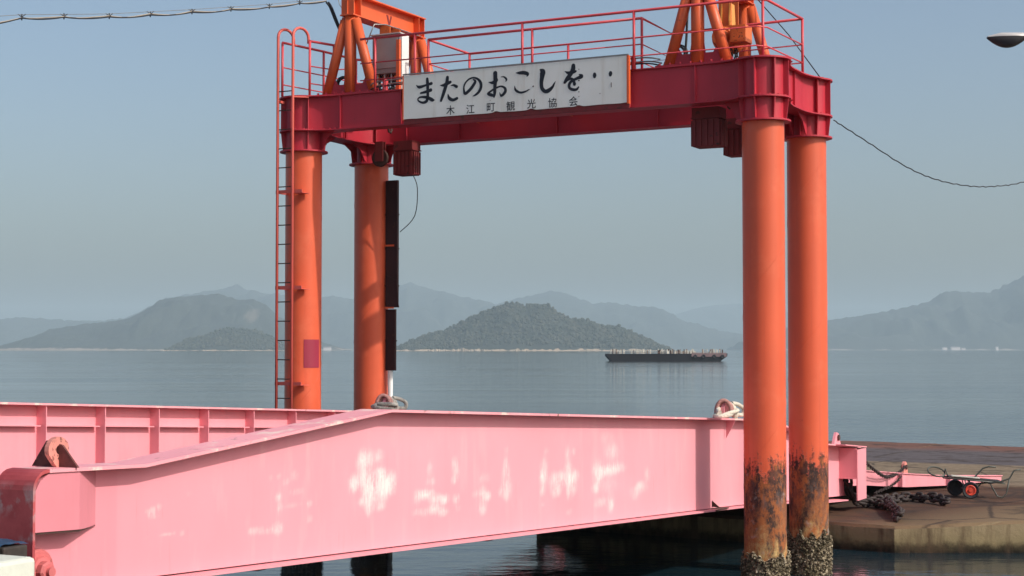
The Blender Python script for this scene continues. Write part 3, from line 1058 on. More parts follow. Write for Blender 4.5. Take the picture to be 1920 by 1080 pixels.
# tall brown guide channel on the rear left column, and its white pipe
guide = bpy.data.objects.new("guide_channel", None)
sc.collection.objects.link(guide)
guide.parent = gantry
m = MB()
m.bx(0.315, 0.55, P2 - 0.03, P2 + 0.03, 0.74, 2.96)
m.prism([W(0.33, P2 - 0.032, 1.3), W(0.56, P2 - 0.032, 1.2), W(0.585, P2 - 0.032, 0.80), W(0.60, P2 - 0.032, 0.73), W(0.33, P2 - 0.032, 0.73)], AV * -0.02)
for z in (2.35, 1.75, 1.1):
    m.bx(0.305, 0.556, P2 - 0.04, P2 + 0.04, z, z + 0.02)
m.build("upper_plate", M['guide'], guide)
m = MB().bx(0.315, 0.505, P2 - 0.02, P2 + 0.03, -0.37, 0.70)
m.bx(0.31, 0.515, P2 - 0.03, P2 + 0.04, 0.14, 0.16)
m.build("lower_plate", M['guide'], guide)
m = MB()
for z in (1.80, 0.71):
    m.bx(0.30, 0.50, P2 - 0.06, P2 - 0.046, z, z + 0.03)
m.build("bracket", M['post'], guide)
MB().tube([W(0.40, P2 + 0.01, -4.0), W(0.40, P2 + 0.01, -0.37)], 0.04, 12).build("pipe", M['white'], guide)

# conduits along the front beam
for i, (z, b) in enumerate(((ZT + 0.19, -0.09), (ZT + 0.10, -0.11), (ZT + 0.145, -0.02))):
    pts = [W(1.35, b, z - 0.06), W(1.6, b, z), W(3.0, b, z + 0.01), W(4.5, b, z - 0.005), W(5.9, b, z), W(6.2, b, z - 0.01), W(6.35, b + 0.05, z - 0.04)]
    MB().tube(smooth_path(pts, 4), 0.012, 6).build("conduit", M['steel'] if i != 1 else M['black'], gantry)
for a in (5.92, 1.6, 3.8):
    MB().bx(a, a + 0.03, -0.13, -0.005, ZT + 0.022, ZT + 0.215).build("conduit_clip", M['rail'], gantry)


# ------------------------------------------------------------------ ribbed boxes hanging under the beams
def hanging_box(a0, a1, bc, label, z0=2.985, hb=0.14):
    o = thing("hanging_box", W((a0 + a1) / 2, bc, z0), label, "steel box", "ribbed boxes under the gantry")
    m = MB()
    m.bx(a0 + 0.02, a1 - 0.02, bc - hb, bc + hb, z0, 3.40)
    m.build("body", M['darkbox'], o, bevel=0.008)
    rb = MB()
    for k in range(5):
        x = a0 + 0.02 + (a1 - a0 - 0.08) * k / 4
        rb.bx(x, x + 0.05, bc - hb - 0.017, bc - hb - 0.001, z0 + 0.015, 3.38)
        rb.bx(x, x + 0.05, bc + hb + 0.001, bc + hb + 0.017, z0 + 0.015, 3.38)
    for k in range(4):
        y = bc - hb + 0.02 + (2 * hb - 0.075) * k / 3
        rb.bx(a1 - 0.019, a1 + 0.015, y, y + 0.035, z0 + 0.015, 3.38)
        rb.bx(a0 - 0.015, a0 + 0.019, y, y + 0.035, z0 + 0.015, 3.38)
    rb.build("ribs", M['darkbox'], o)
    t = MB()
    t.bx(a0 - 0.005, a1 + 0.005, bc - hb - 0.02, bc + hb + 0.02, 3.401, 3.42)
    t.bx(a0 + 0.01, a1 - 0.01, bc - hb - 0.01, bc + hb + 0.01, 3.42, 3.565)
    t.build("hanger", M['darkbox'], o)
    return o


hanging_box(6.71, 7.16, 0.42, "brown ribbed steel box hanging under the front beam beside the right column")
hanging_box(6.76, 7.20, 1.68, "brown ribbed steel box half hidden behind the front right column, lower in view")
lbx = hanging_box(0.78, 1.17, 1.68, "brown ribbed steel box hanging at the left, beside the dark guide channel", 2.98, 0.13)
# dark pulley beside the left box
pu = thing("pulley", W(0.55, 1.45, 3.10), "dark rusty pulley block hanging between the left columns' beams", "pulley")
m = MB().lathe([(0.02, -0.03), (0.15, -0.03), (0.12, 0.0), (0.15, 0.03), (0.02, 0.03)], W(0.58, 1.45, 3.28), 24, AV)
m.build("sheave", M['rust'], pu)
m = MB().bx(0.50, 0.66, 1.40, 1.414, 3.22, 3.56).bx(0.50, 0.66, 1.486, 1.50, 3.22, 3.56)
m.build("cheek_plates", M['darkbox'], pu)


# ------------------------------------------------------------------ hoists
def chain_mesh(m, path, L=0.10, wid=0.06, r=0.012, n=6, seed=0, twist=0.0):
    rnd = random.Random(seed)
    pts = [Vector(p) for p in path]
    d = 0.0
    acc = [0.0]
    for p, q in zip(pts, pts[1:]):
        d += (q - p).length
        acc.append(d)
    pitch = L - 2.6 * r
    k = 0
    s = 0.0
    while s + pitch < d:
        def at(x):
            for i in range(len(acc) - 1):
                if x <= acc[i + 1]:
                    f = (x - acc[i]) / max(1e-6, acc[i + 1] - acc[i])
                    return pts[i] + (pts[i + 1] - pts[i]) * f
            return pts[-1]
        p0, p1 = at(s), at(s + pitch)
        t = (p1 - p0).normalized()
        c = (p0 + p1) / 2
        ref = UP if abs(t.z) < 0.95 else Vector((1, 0, 0))
        e = t.cross(ref).normalized()
        f = t.cross(e)
        an = (math.pi / 2) * (k % 2) + twist + rnd.uniform(-0.3, 0.3)
        side = e * math.cos(an) + f * math.sin(an)
        hl, hw = L / 2 - r, wid / 2 - r
        loop = []
        st = hl - hw
        for q in range(5):
            a2 = -math.pi / 2 + math.pi * q / 4
            loop.append(c + t * (st + hw * math.cos(a2)) + side * hw * math.sin(a2))
        for q in range(5):
            a2 = math.pi / 2 + math.pi * q / 4
            loop.append(c + t * (-st + hw * math.cos(a2)) + side * hw * math.sin(a2))
        m.tube(loop, r, n, closed=True)
        s += pitch
        k += 1
    return m


def hoist(a, label, mirror=1):
    o = thing("chain_hoist", W(a, 1.0, 4.2), label, "hoist", "chain hoists on the gantry")
    s = mirror
    fr = MB()
    for w in (-0.16, 0.16):
        fr.bx(a - 0.10, a + 0.10, 1.0 + w - 0.01, 1.0 + w + 0.01, 4.86, ZB - 0.004)
    fr.bx(a - 0.12, a + 0.12, 0.80, 1.20, 4.82, 4.86)
    fr.build("trolley", M['hoist'], o)
    b = MB()
    b.lathe([(0.0, -0.30), (0.15, -0.30), (0.17, -0.27), (0.17, 0.20), (0.15, 0.24), (0.0, 0.24)], W(a, 1.0, 4.66), 20, AV)
    b.lathe([(0.0, -0.44), (0.11, -0.44), (0.12, -0.40), (0.12, -0.30)], W(a, 1.0, 4.66), 18, AV)
    for k in range(9):
        b.lathe([(0.17, -0.22 + 0.045 * k), (0.185, -0.218 + 0.045 * k), (0.185, -0.207 + 0.045 * k), (0.17, -0.205 + 0.045 * k)], W(a, 1.0, 4.66), 20, AV, smooth=False)
    b.build("motor", M['hoist'], o)
    c = MB().bx(a + 0.18, a + 0.42, 0.55, 0.85, 4.55, 4.80)
    c.bx(a + 0.20, a + 0.40, 0.545, 0.549, 4.57, 4.78)
    c.build("control_box", M['hoist'], o, bevel=0.02)
    sp = MB()
    for dx in (-0.06, 0.07):
        sp.prism([W(a + dx, 0.92 + x, 4.78 + z) for x, z in ((-0.10, -0.08), (0.10, -0.08), (0.13, 0.15), (0.09, 0.42), (-0.09, 0.42), (-0.13, 0.15))], AU * 0.02)
    sp.build("side_plate", M['yellow'], o)
    hb = MB()
    hb.lathe([(0.0, -0.05), (0.09, -0.05), (0.10, 0.0), (0.09, 0.05), (0.0, 0.05)], W(a, 1.0, 3.95), 18, AU)
    hb.tube([W(a, 1.0, 3.86), W(a, 1.0, 3.78), W(a, 0.95, 3.72), W(a, 0.97, 3.65), W(a, 1.03, 3.64), W(a, 1.07, 3.70)], 0.02, 8)
    hb.build("hook_block", M['rust'], o)
    ch = MB()
    for dx, dy in ((-0.03, -0.05), (0.03, 0.05), (0.16, -0.18), (0.13, -0.26), (0.20, -0.22)):
        chain_mesh(ch, [W(a + dx, 1.0 + dy, 4.52), W(a + dx * 1.1, 1.0 + dy, 4.0 + abs(dx))], 0.075, 0.05, 0.010, 5, seed=int(dx * 100) + 40)
    ch.build("load_chain", M['chain'], o)
    pl = MB()
    pl.bx(a + 0.13, a + 0.19, 0.36, 0.42, 4.16, 4.52)
    pl.build("chain_guide", M['yellow'], o)
    pl = MB()
    pl.bx(a - 0.20, a - 0.13, 0.50, 0.60, 4.16, 4.40)
    pl.build("chain_guide", M['yellow'], o)
    return o


hoist(AR + 0.12, "orange chain hoist with yellow side plates in the right A-frame")
hoist(AL + 0.14, "orange chain hoist behind the grey cabinet in the left A-frame")

# control cabinet
cab = thing("control_cabinet", W(1.43, 0.30, 4.2), "grey steel control cabinet bolted behind the railing of the left tower", "cabinet")
CB = 0.28
MB().bx(1.15, 1.67, CB, CB + 0.20, 4.50, 5.13).build("body", M['grey'], cab, bevel=0.006)
m = MB().bx(1.18, 1.64, CB - 0.014, CB - 0.002, 4.58, 5.06)
m.build("door", M['grey'], cab, bevel=0.004)
MB().bx(1.12, 1.70, CB - 0.03, CB + 0.22, 5.132, 5.15).build("top_cover", M['lampgrey'], cab)
MB().bx(1.672, 1.72, CB - 0.01, CB + 0.21, 4.20, 5.12).build("lit_side", M['white'], cab)  # sunlit side of the cabinet, its brightness put in as a white slab
m = MB()
m.bx(1.655, 1.715, CB - 0.085, CB - 0.032, ZT + 0.05, 5.02)
m.bx(1.17, 1.20, CB + 0.05, CB + 0.09, ZT + 0.05, 4.50)
m.build("stand", M['post'], cab)
m = MB()
rnd = random.Random(5)
for k in range(9):
    a = 1.20 + 0.045 * k
    m.tube(smooth_path([W(a, CB + 0.1, 4.50), W(a + rnd.uniform(-0.03, 0.03), CB + 0.05, 4.38), W(a + rnd.uniform(-0.06, 0.06), CB + 0.02, 4.27), W(a + rnd.uniform(-0.1, 0.1), CB - 0.1, 4.19)], 4), 0.012, 6)
m.build("cables", M['black'], cab)
m = MB()
for k in range(3):
    a = 1.225 + 0.13 * k
    m.tube([W(a, CB + 0.05, 4.50), W(a + 0.01, CB + 0.03, 4.20)], 0.011, 6)
m.build("conduit", M['white'], cab)
m = MB().tube([W(1.21, 0.0, 4.95), W(1.36, 0.0, 5.26), W(1.33, 0.4, 5.33), W(1.12, 1.9, 5.41)], 0.011, 6)
m.build("pipe", M['steel'], cab)


# cable coils by the A-frame feet
def coil(name, a, b, z, r, n, label, seed):
    rnd = random.Random(seed)
    pts = []
    for k in range(n * 14):
        an = 2 * math.pi * k / 14
        rr = r * (1 + 0.16 * math.sin(an * 0.37 + seed) + rnd.uniform(-0.03, 0.03))
        pts.append(W(a + rr * math.cos(an) * 1.0, b + 0.04 * math.sin(an * 0.23) + 0.01 * k / 14, z + rr * math.sin(an) * 0.85))
    m = MB().tube(pts, 0.013, 6)
    o = m.build(name, M['black'], None, loc=W(a, b, z))
    return tag(o, label, "cable", "cable coils on the gantry")


coil("cable_coil", 6.50, 0.25, 4.40, 0.13, 4, "blue-black cable coil hung at the left leg of the right A-frame", 3)
coil("cable_coil", 0.58, 0.28, 4.40, 0.12, 5, "black cable coil behind the post of the left A-frame", 9)
m = MB().tube(smooth_path([W(6.64, 0.2, 4.3), W(6.66, 0.22, 4.6), W(6.68, 0.22, 5.0), W(6.72, 0.2, 5.5)], 4), 0.02, 6)
tag(m.build("cable", M['black'], None, loc=W(6.64, 0.2, 4.3)), "thick black cable running up beside the right A-frame's left leg", "cable")

# ------------------------------------------------------------------ the sign
SB = -0.25
sign = thing("sign", W(3.98, SB, 3.62), "long off-white painted board with Japanese brush lettering on the front beam", "sign")
vs = []
rnd = random.Random(3)
na = 120
low = []
for k in range(na + 1):
    a = 2.07 + (5.90 - 2.07) * k / na
    low.append((a, 3.633 + 0.008 * mnoise.noise((a * 3, 0, 0)) + (0.018 * max(0, mnoise.noise((a * 2.1, 3, 0)) - 0.25)) * 2))
for c0 in (3.72, 4.32, 5.12):
    low = [(a, z + 0.022 * math.exp(-((a - c0) / 0.05) ** 2)) for a, z in low]
m = MB()
poly = [W(a, SB, z) for a, z in low] + [W(5.90, SB, 4.335), W(2.07, SB, 4.325)]
m.prism(poly, AV * 0.012)
m.build("board", M['sign'], sign)
m = MB()
m.bx(2.05, 5.925, SB - 0.004, SB + 0.034, 4.337, 4.357)
m.build("top_edge", M['steel'], sign)
m = MB()
m.bx(5.903, 5.935, SB - 0.005, SB + 0.06, 3.62, 4.336)
m.bx(2.045, 2.067, SB - 0.004, SB + 0.05, 3.62, 4.33)
m.build("edge_frame", M['post'], sign)
m = MB().bx(2.07, 5.93, SB + 0.016, SB + 0.055, 3.555, 3.68)
m.bx(2.07, 5.90, SB + 0.016, SB + 0.05, 4.2, 4.3)
m.build("backing_rail", M['darkbox'], sign)

STROKES = [
    [(2.302, 4.159, 0.0093), (2.357, 4.127, 0.0419), (2.469, 4.146, 0.0298), (2.58, 4.169, 0.0429)],
    [(2.38, 4.03, 0.0242), (2.469, 4.042, 0.0373), (2.569, 4.066, 0.0484)],
    [(2.5, 4.25, 0.0391), (2.508, 4.162, 0.0484), (2.511, 4.066, 0.0429), (2.509, 3.96, 0.0429), (2.486, 3.894, 0.0429), (2.419, 3.877, 0.0317), (2.349, 3.905, 0.0242), (2.333, 3.941, 0.0205), (2.369, 3.965, 0.0242), (2.447, 3.964, 0.0354), (2.525, 3.944, 0.0429), (2.591, 3.908, 0.0484), (2.624, 3.903, 0.0224)],
    [(2.734, 4.126, 0.0075), (2.811, 4.125, 0.0466), (2.877, 4.152, 0.0466), (2.923, 4.165, 0.0373)],
    [(2.866, 4.246, 0.0447), (2.857, 4.174, 0.0503), (2.824, 4.071, 0.0503), (2.786, 3.969, 0.0466), (2.749, 3.88, 0.0335)],
    [(2.926, 4.107, 0.0093), (2.975, 4.112, 0.0298), (3.032, 4.083, 0.0429)],
    [(2.875, 3.977, 0.0112), (2.899, 3.913, 0.0447), (2.965, 3.881, 0.041), (3.041, 3.902, 0.0373)],
    [(3.322, 4.175, 0.0149), (3.36, 4.141, 0.0373), (3.311, 4.064, 0.0429), (3.247, 4.002, 0.0429), (3.182, 3.964, 0.0391), (3.162, 4.008, 0.0298), (3.16, 4.075, 0.0233), (3.193, 4.139, 0.0233), (3.257, 4.187, 0.0224), (3.333, 4.2, 0.0242), (3.408, 4.171, 0.0317), (3.456, 4.11, 0.0419), (3.457, 4.034, 0.0419), (3.419, 3.97, 0.0373), (3.365, 3.932, 0.0279), (3.317, 3.914, 0.0075)],
    [(3.595, 4.112, 0.0075), (3.665, 4.098, 0.0429), (3.728, 4.129, 0.0484), (3.739, 4.155, 0.0224)],
    [(3.709, 4.247, 0.0615), (3.711, 4.138, 0.0578), (3.703, 4.025, 0.0484), (3.699, 3.931, 0.0429), (3.688, 3.875, 0.0242)],
    [(3.691, 3.894, 0.0279), (3.633, 3.912, 0.0447), (3.582, 3.933, 0.0298), (3.622, 3.963, 0.0261), (3.707, 4.006, 0.0261), (3.803, 4.031, 0.0233), (3.871, 4.003, 0.0335), (3.887, 3.955, 0.0429), (3.856, 3.91, 0.0391), (3.808, 3.887, 0.0298), (3.787, 3.939, 0.0075)],
    [(3.808, 4.176, 0.0075), (3.861, 4.172, 0.0205), (3.903, 4.133, 0.0279), (3.892, 4.101, 0.013)],
    [(4.066, 4.218, 0.0075), (4.134, 4.213, 0.041), (4.208, 4.209, 0.0484), (4.268, 4.184, 0.0429), (4.254, 4.149, 0.0093)],
    [(4.044, 4.018, 0.0075), (4.061, 3.956, 0.0317), (4.134, 3.913, 0.0279), (4.218, 3.918, 0.0242), (4.296, 3.948, 0.0112)],
    [(4.475, 4.24, 0.0112), (4.519, 4.201, 0.0783), (4.513, 4.127, 0.0633), (4.5, 4.035, 0.0522), (4.51, 3.951, 0.0503), (4.56, 3.899, 0.0484), (4.621, 3.907, 0.054), (4.683, 3.952, 0.0373), (4.714, 4.001, 0.0224), (4.738, 4.038, 0.0056)],
    [(5.034, 4.258, 0.0522), (5.029, 4.198, 0.0615), (4.989, 4.127, 0.0559), (4.933, 4.063, 0.054), (4.889, 4.006, 0.0373)],
    [(4.893, 4.176, 0.0075), (4.958, 4.146, 0.0429), (5.029, 4.152, 0.0391), (5.075, 4.165, 0.0279)],
    [(4.928, 4.04, 0.0335), (4.988, 4.058, 0.0335), (5.034, 4.032, 0.0373), (5.054, 3.966, 0.0429)],
    [(5.13, 4.112, 0.013), (5.17, 4.081, 0.0522), (5.09, 4.053, 0.0373), (4.999, 4.016, 0.0391), (4.963, 3.963, 0.0391), (4.976, 3.914, 0.0373), (5.034, 3.889, 0.0373), (5.089, 3.891, 0.0335), (5.122, 3.924, 0.0186)],
    [(5.383, 4.101, 0.041), (5.383, 4.078, 0.0503), (5.382, 4.053, 0.0373)],
    [(5.643, 4.102, 0.041), (5.641, 4.081, 0.0503), (5.639, 4.058, 0.0373)],
]
ink = MB()
for si, st in enumerate(STROKES):
    P = smooth_path([(a, z, w) for a, z, w in st], 6)
    n = len(P)
    lv, rv = [], []
    for i in range(n):
        p0, p1 = P[max(i - 1, 0)], P[min(i + 1, n - 1)]
        d = Vector((p1.x - p0.x, p1.y - p0.y)).normalized()
        nr = Vector((-d.y, d.x)) * max(0.003, P[i].z) * 0.5 * 1.18
        lv.append((P[i].x + nr.x, P[i].y + nr.y))
        rv.append((P[i].x - nr.x, P[i].y - nr.y))
    # round the two ends
    out = lv[:]
    e = P[-1]
    d = Vector((P[-1].x - P[-2].x, P[-1].y - P[-2].y)).normalized()
    y0 = SB - 0.002 - 0.0005 * si * 0.1
    vs = [W(a, y0, z) for a, z in lv] + [W(a, y0, z) for a, z in rv]
    fs = [(i, i + 1, n + i + 1, n + i) for i in range(n - 1)]
    for (c, sgn, ia, ib) in ((P[0], -1, 0, n), (P[-1], 1, n - 1, 2 * n - 1)):
        q = P[1] if sgn < 0 else P[-2]
        d = Vector((c.x - q.x, c.y - q.y)).normalized()
        h = max(0.003, c.z) * 0.5
        tip = len(vs)
        L0 = Vector(lv[ia])
        R0 = Vector(rv[ia])
        cap = []
        for k in range(1, 4):
            an = math.pi * k / 4
            pt = (L0 + R0) / 2 + (L0 - R0) / 2 * math.cos(an) + d * h * math.sin(an)
            cap.append(tip + k - 1)
            vs.append(W(pt.x, y0, pt.y))
        fs.append(tuple([ia] + cap + [ib]))
    ink.add(vs, fs)
ink.build("brush_lettering", M['ink'], sign)
smalls = MB()
for ch, a, z in (('木', 2.921, 3.724), ('江', 3.274, 3.717), ('町', 3.633, 3.72), ('観', 3.977, 3.716), ('光', 4.33, 3.726), ('協', 4.686, 3.717), ('会', 5.036, 3.716)):
    cu = bpy.data.curves.new("t", 'FONT')
    cu.body = ch
    cu.size = 0.155
    cu.align_x = 'CENTER'
    cu.align_y = 'CENTER'
    cu.offset = 0.0012
    ob = bpy.data.objects.new("t", cu)
    sc.collection.objects.link(ob)
    dg = bpy.context.evaluated_depsgraph_get()
    me = bpy.data.meshes.new_from_object(ob.evaluated_get(dg))
    if len(me.vertices):
        xs_ = [v.co.x for v in me.vertices]
        ys_ = [v.co.y for v in me.vertices]
        cx, cy = (min(xs_) + max(xs_)) / 2, (min(ys_) + max(ys_)) / 2
        smalls.add([W(a + (v.co.x - cx), SB - 0.0025, z + (v.co.y - cy)) for v in me.vertices], [tuple(p.vertices) for p in me.polygons])
    bpy.data.objects.remove(ob)
    bpy.data.meshes.remove(me)
smalls.build("small_lettering", M['ink'], sign)
m = MB()
for a, z, r in ((4.36, 3.99, 0.013), (5.125, 4.02, 0.012), (5.125, 3.85, 0.009), (5.125, 4.19, 0.008), (5.47, 3.80, 0.008), (5.652, 3.93, 0.008), (5.125, 3.78, 0.007), (3.62, 3.83, 0.006), (3.59, 3.95, 0.006)):
    m.lathe([(r, 0), (r * 0.6, 0.006), (0, 0.006)], W(a, SB - 0.001, z), 8, -AV)
m.bx(5.648, 5.658, SB - 0.003, SB - 0.001, 3.88, 3.95)
m.build("rusty_bolts", M['rust'], sign)

# ================================================================== THE RAMP
ramp = thing("boarding_ramp", W(3.95, -13.5, -2.0), "pink painted steel ferry ramp running out under the gantry", "ramp")
TOPN = [(-13.45, -0.845), (-12.41, -0.873), (-8.84, -0.577), (2.8, -1.118), (5.6, -1.64), (8.00, -1.825)]
BOTN = [(-13.75, -1.715), (-8.79, -1.928), (1.415, -2.385), (8.00, -2.75)]
AW, AE = 6.95, 7.13                          # near web face and flange edge
FW, FE = S - AW, S - AE                      # the far girder, mirrored
BLOBS = [(-9.07, -1.058, 0.076, 0.071, 0.9), (-8.94, -1.051, 0.047, 0.061, 0.5), (-8.78, -1.035, 0.059, 0.051, 0.6), (-9.07, -1.225, 0.066, 0.071, 0.8), (-9.25, -1.267, 0.055, 0.06, 0.7), (-9.19, -1.252, 0.047, 0.045, 0.5), (-8.93, -1.266, 0.087, 0.071, 1.0), (-8.76, -1.195, 0.058, 0.041, 1.0), (-8.71, -1.265, 0.098, 0.062, 0.8), (-8.61, -1.294, 0.08, 0.072, 0.6), (-8.52, -1.3, 0.04, 0.063, 0.6), (-8.75, -1.345, 0.138, 0.041, 0.7), (-8.59, -1.383, 0.079, 0.041, 0.5), (-8.96, -1.354, 0.076, 0.051, 0.6), (-8.99, -1.418, 0.066, 0.061, 0.6), (-8.76, -1.426, 0.098, 0.052, 0.5), (-9.1, -1.445, 0.057, 0.03, 0.4), (-8.97, -1.516, 0.048, 0.061, 0.5), (-8.77, -1.518, 0.078, 0.036, 0.5), (-8.84, -1.364, 0.097, 0.051, 0.5), (-7.81, -1.216, 0.054, 0.065, 0.3), (-7.79, -1.348, 0.076, 0.032, 0.4), (-7.28, -1.19, 0.057, 0.055, 0.45), (-7.26, -1.296, 0.058, 0.045, 0.35), (-7.29, -1.373, 0.057, 0.033, 0.45), (-7.89, -1.469, 0.108, 0.033, 0.9), (-8.06, -1.482, 0.063, 0.054, 0.4), (-7.63, -1.534, 0.133, 0.038, 0.7), (-7.51, -1.56, 0.056, 0.033, 0.6), (-7.25, -1.565, 0.057, 0.039, 0.5), (-7.85, -1.651, 0.097, 0.032, 0.5), (-7.71, -1.631, 0.077, 0.038, 0.6), (-7.54, -1.678, 0.078, 0.033, 0.6), (-8.05, -1.633, 0.106, 0.026, 0.3), (-7.22, -1.668, 0.046, 0.028, 0.3), (-6.7, -1.38, 0.061, 0.046, 0.35), (-6.56, -1.396, 0.049, 0.046, 0.3), (-6.67, -1.56, 0.061, 0.069, 0.6), (-6.55, -1.593, 0.062, 0.04, 0.6), (-6.83, -1.548, 0.06, 0.034, 0.35), (-6.67, -1.721, 0.073, 0.051, 0.45), (-6.12, -1.119, 0.052, 0.03, 0.25), (-6.14, -1.266, 0.051, 0.071, 0.4), (-6.12, -1.379, 0.078, 0.071, 0.45), (-6.11, -1.528, 0.091, 0.082, 0.5), (-6.11, -1.634, 0.065, 0.047, 0.4), (-6.26, -1.575, 0.064, 0.035, 0.4), (-5.17, -1.339, 0.085, 0.062, 0.45), (-5.2, -1.479, 0.071, 0.068, 0.9), (-5.21, -1.638, 0.056, 0.05, 0.5), (-5.11, -1.188, 0.057, 0.037, 0.25), (-4.88, -1.545, 0.131, 0.075, 0.5), (-4.84, -1.673, 0.102, 0.057, 0.5), (-4.53, -1.239, 0.06, 0.064, 0.4), (-4.35, -1.23, 0.046, 0.039, 0.4), (-4.5, -1.413, 0.075, 0.064, 0.5), (-4.49, -1.561, 0.091, 0.057, 1.0), (-4.33, -1.539, 0.107, 0.064, 0.6), (-4.49, -1.714, 0.075, 0.076, 0.4), (-4.37, -1.691, 0.091, 0.051, 0.4), (-4.69, -1.514, 0.104, 0.051, 0.5), (-4.49, -1.949, 0.06, 0.032, 0.35), (-5.2, -1.8, 0.056, 0.024, 0.25), (-3.21, -1.3, 0.186, 0.081, 0.4), (-3.36, -1.11, 0.234, 0.067, 0.2), (-3.15, -1.52, 0.239, 0.048, 0.9), (-3.64, -1.508, 0.114, 0.092, 0.7), (-3.42, -1.523, 0.166, 0.053, 0.55), (-3.65, -1.62, 0.082, 0.066, 0.5), (-3.71, -1.728, 0.097, 0.046, 0.6), (-3.58, -1.917, 0.147, 0.046, 0.45), (-3.25, -1.958, 0.084, 0.081, 0.6), (-3.27, -1.701, 0.236, 0.094, 0.25), (-2.33, -1.84, 0.219, 0.056, 0.4), (-2.05, -1.677, 0.093, 0.085, 0.3), (-2.46, -1.935, 0.108, 0.041, 0.25), (-2.26, -1.789, 0.11, 0.042, 0.3), (-10.55, -1.12, 0.031, 0.028, 0.25), (-10.44, -1.114, 0.04, 0.023, 0.25), (-10.34, -1.168, 0.057, 0.024, 0.25), (-10.19, -1.118, 0.05, 0.038, 0.35), (-10.18, -1.264, 0.099, 0.029, 0.25), (-10.44, -1.291, 0.04, 0.028, 0.45), (-10.43, -1.394, 0.032, 0.046, 0.35), (-10.45, -1.559, 0.063, 0.042, 0.5), (-10.74, -1.549, 0.092, 0.028, 0.3), (-10.84, -1.552, 0.031, 0.023, 0.3), (-10.6, -1.572, 0.094, 0.019, 0.25), (-9.96, -1.387, 0.034, 0.024, 0.4), (-9.96, -1.531, 0.034, 0.033, 0.3), (-10.21, -1.38, 0.115, 0.023, 0.2), (-12.13, -1.259, 0.051, 0.024, 0.45), (-12.17, -1.275, 0.025, 0.025, 0.35), (-12.05, -1.237, 0.032, 0.021, 0.3), (-12.1, -1.307, 0.058, 0.013, 0.3), (-11.97, -1.462, 0.059, 0.012, 0.3), (-11.87, -1.467, 0.033, 0.013, 0.3), (-11.76, -1.474, 0.02, 0.017, 0.4), (-12.19, -1.456, 0.038, 0.024, 0.2), (-11.67, -1.162, 0.04, 0.017, 0.2)]


def path_pts(path, b0, b1, step=0.5):
    bs = sorted(set([b0, b1] + [p[0] for p in path if b0 < p[0] < b1]))
    out = []
    for x, y in zip(bs, bs[1:]):
        k = max(1, int((y - x) / step))
        out += [x + (y - x) * i / k for i in range(k)]
    out.append(bs[-1])
    return [(b, lerp_path(path, b)) for b in out]


def girder(web_a, side, near):
    m = MB()
    nb, nz = (720, 44) if near else (120, 3)
    b0, b1 = -13.57, 7.95
    for k in range(2):
        a = web_a if k == 0 else web_a - side * 0.014
        vs = []
        for i in range(nb + 1):
            b = b0 + (b1 - b0) * i / nb
            zt, zb = lerp_path(TOPN, b) - 0.012, lerp_path(BOTN, b) + 0.012
            if b < -13.44:
                zt = -1.01 + 0.138 * math.sqrt(max(0.0, 1 - ((-13.44 - b) / 0.15) ** 2))
            for j in range(nz + 1):
                vs.append(W(a, b, zb + (zt - zb) * j / nz))
        fs = []
        for i in range(nb):
            for j in range(nz):
                q = i * (nz + 1) + j
                f = (q, q + nz + 1, q + nz + 2, q + 1)
                fs.append(f if (k == 0) == (side > 0) else f[::-1])
        m.add(vs, fs, False)
    o = m.build("side_girder", M['web'] if near else M['pink'], ramp)
    if near:
        me = o.data
        wa = me.attributes.new("wear", 'FLOAT', 'POINT')
        ro = me.attributes.new("rosy", 'FLOAT', 'POINT')
        wl, rl = [], []
        for i, p in enumerate(m.v):
            d = p - O
            b, z = d.dot(AV), p.z - EYE
            w = 0.0
            for (bb, bz, rb, rz, s) in BLOBS:
                e = ((b - bb) / (rb * 1.3)) ** 2 + ((z - bz) / (rz * 1.3)) ** 2
                if e < 4:
                    w = w + (1 - w) * 0.8 * s * math.exp(-e * 1.1)
            wl.append(w)
            rr = 1.0 if b < -12.53 else max(0.0, 0.62 * (1 - (b + 12.53) / 4.5))
            rl.append(rr)
        wa.data.foreach_set("value", wl)
        ro.data.foreach_set("value", rl)
    return o


near = girder(AW, 1, True)
far = girder(FW, -1, False)   # its outer face; the inner face is 14 mm inside
far_in = FW + 0.014

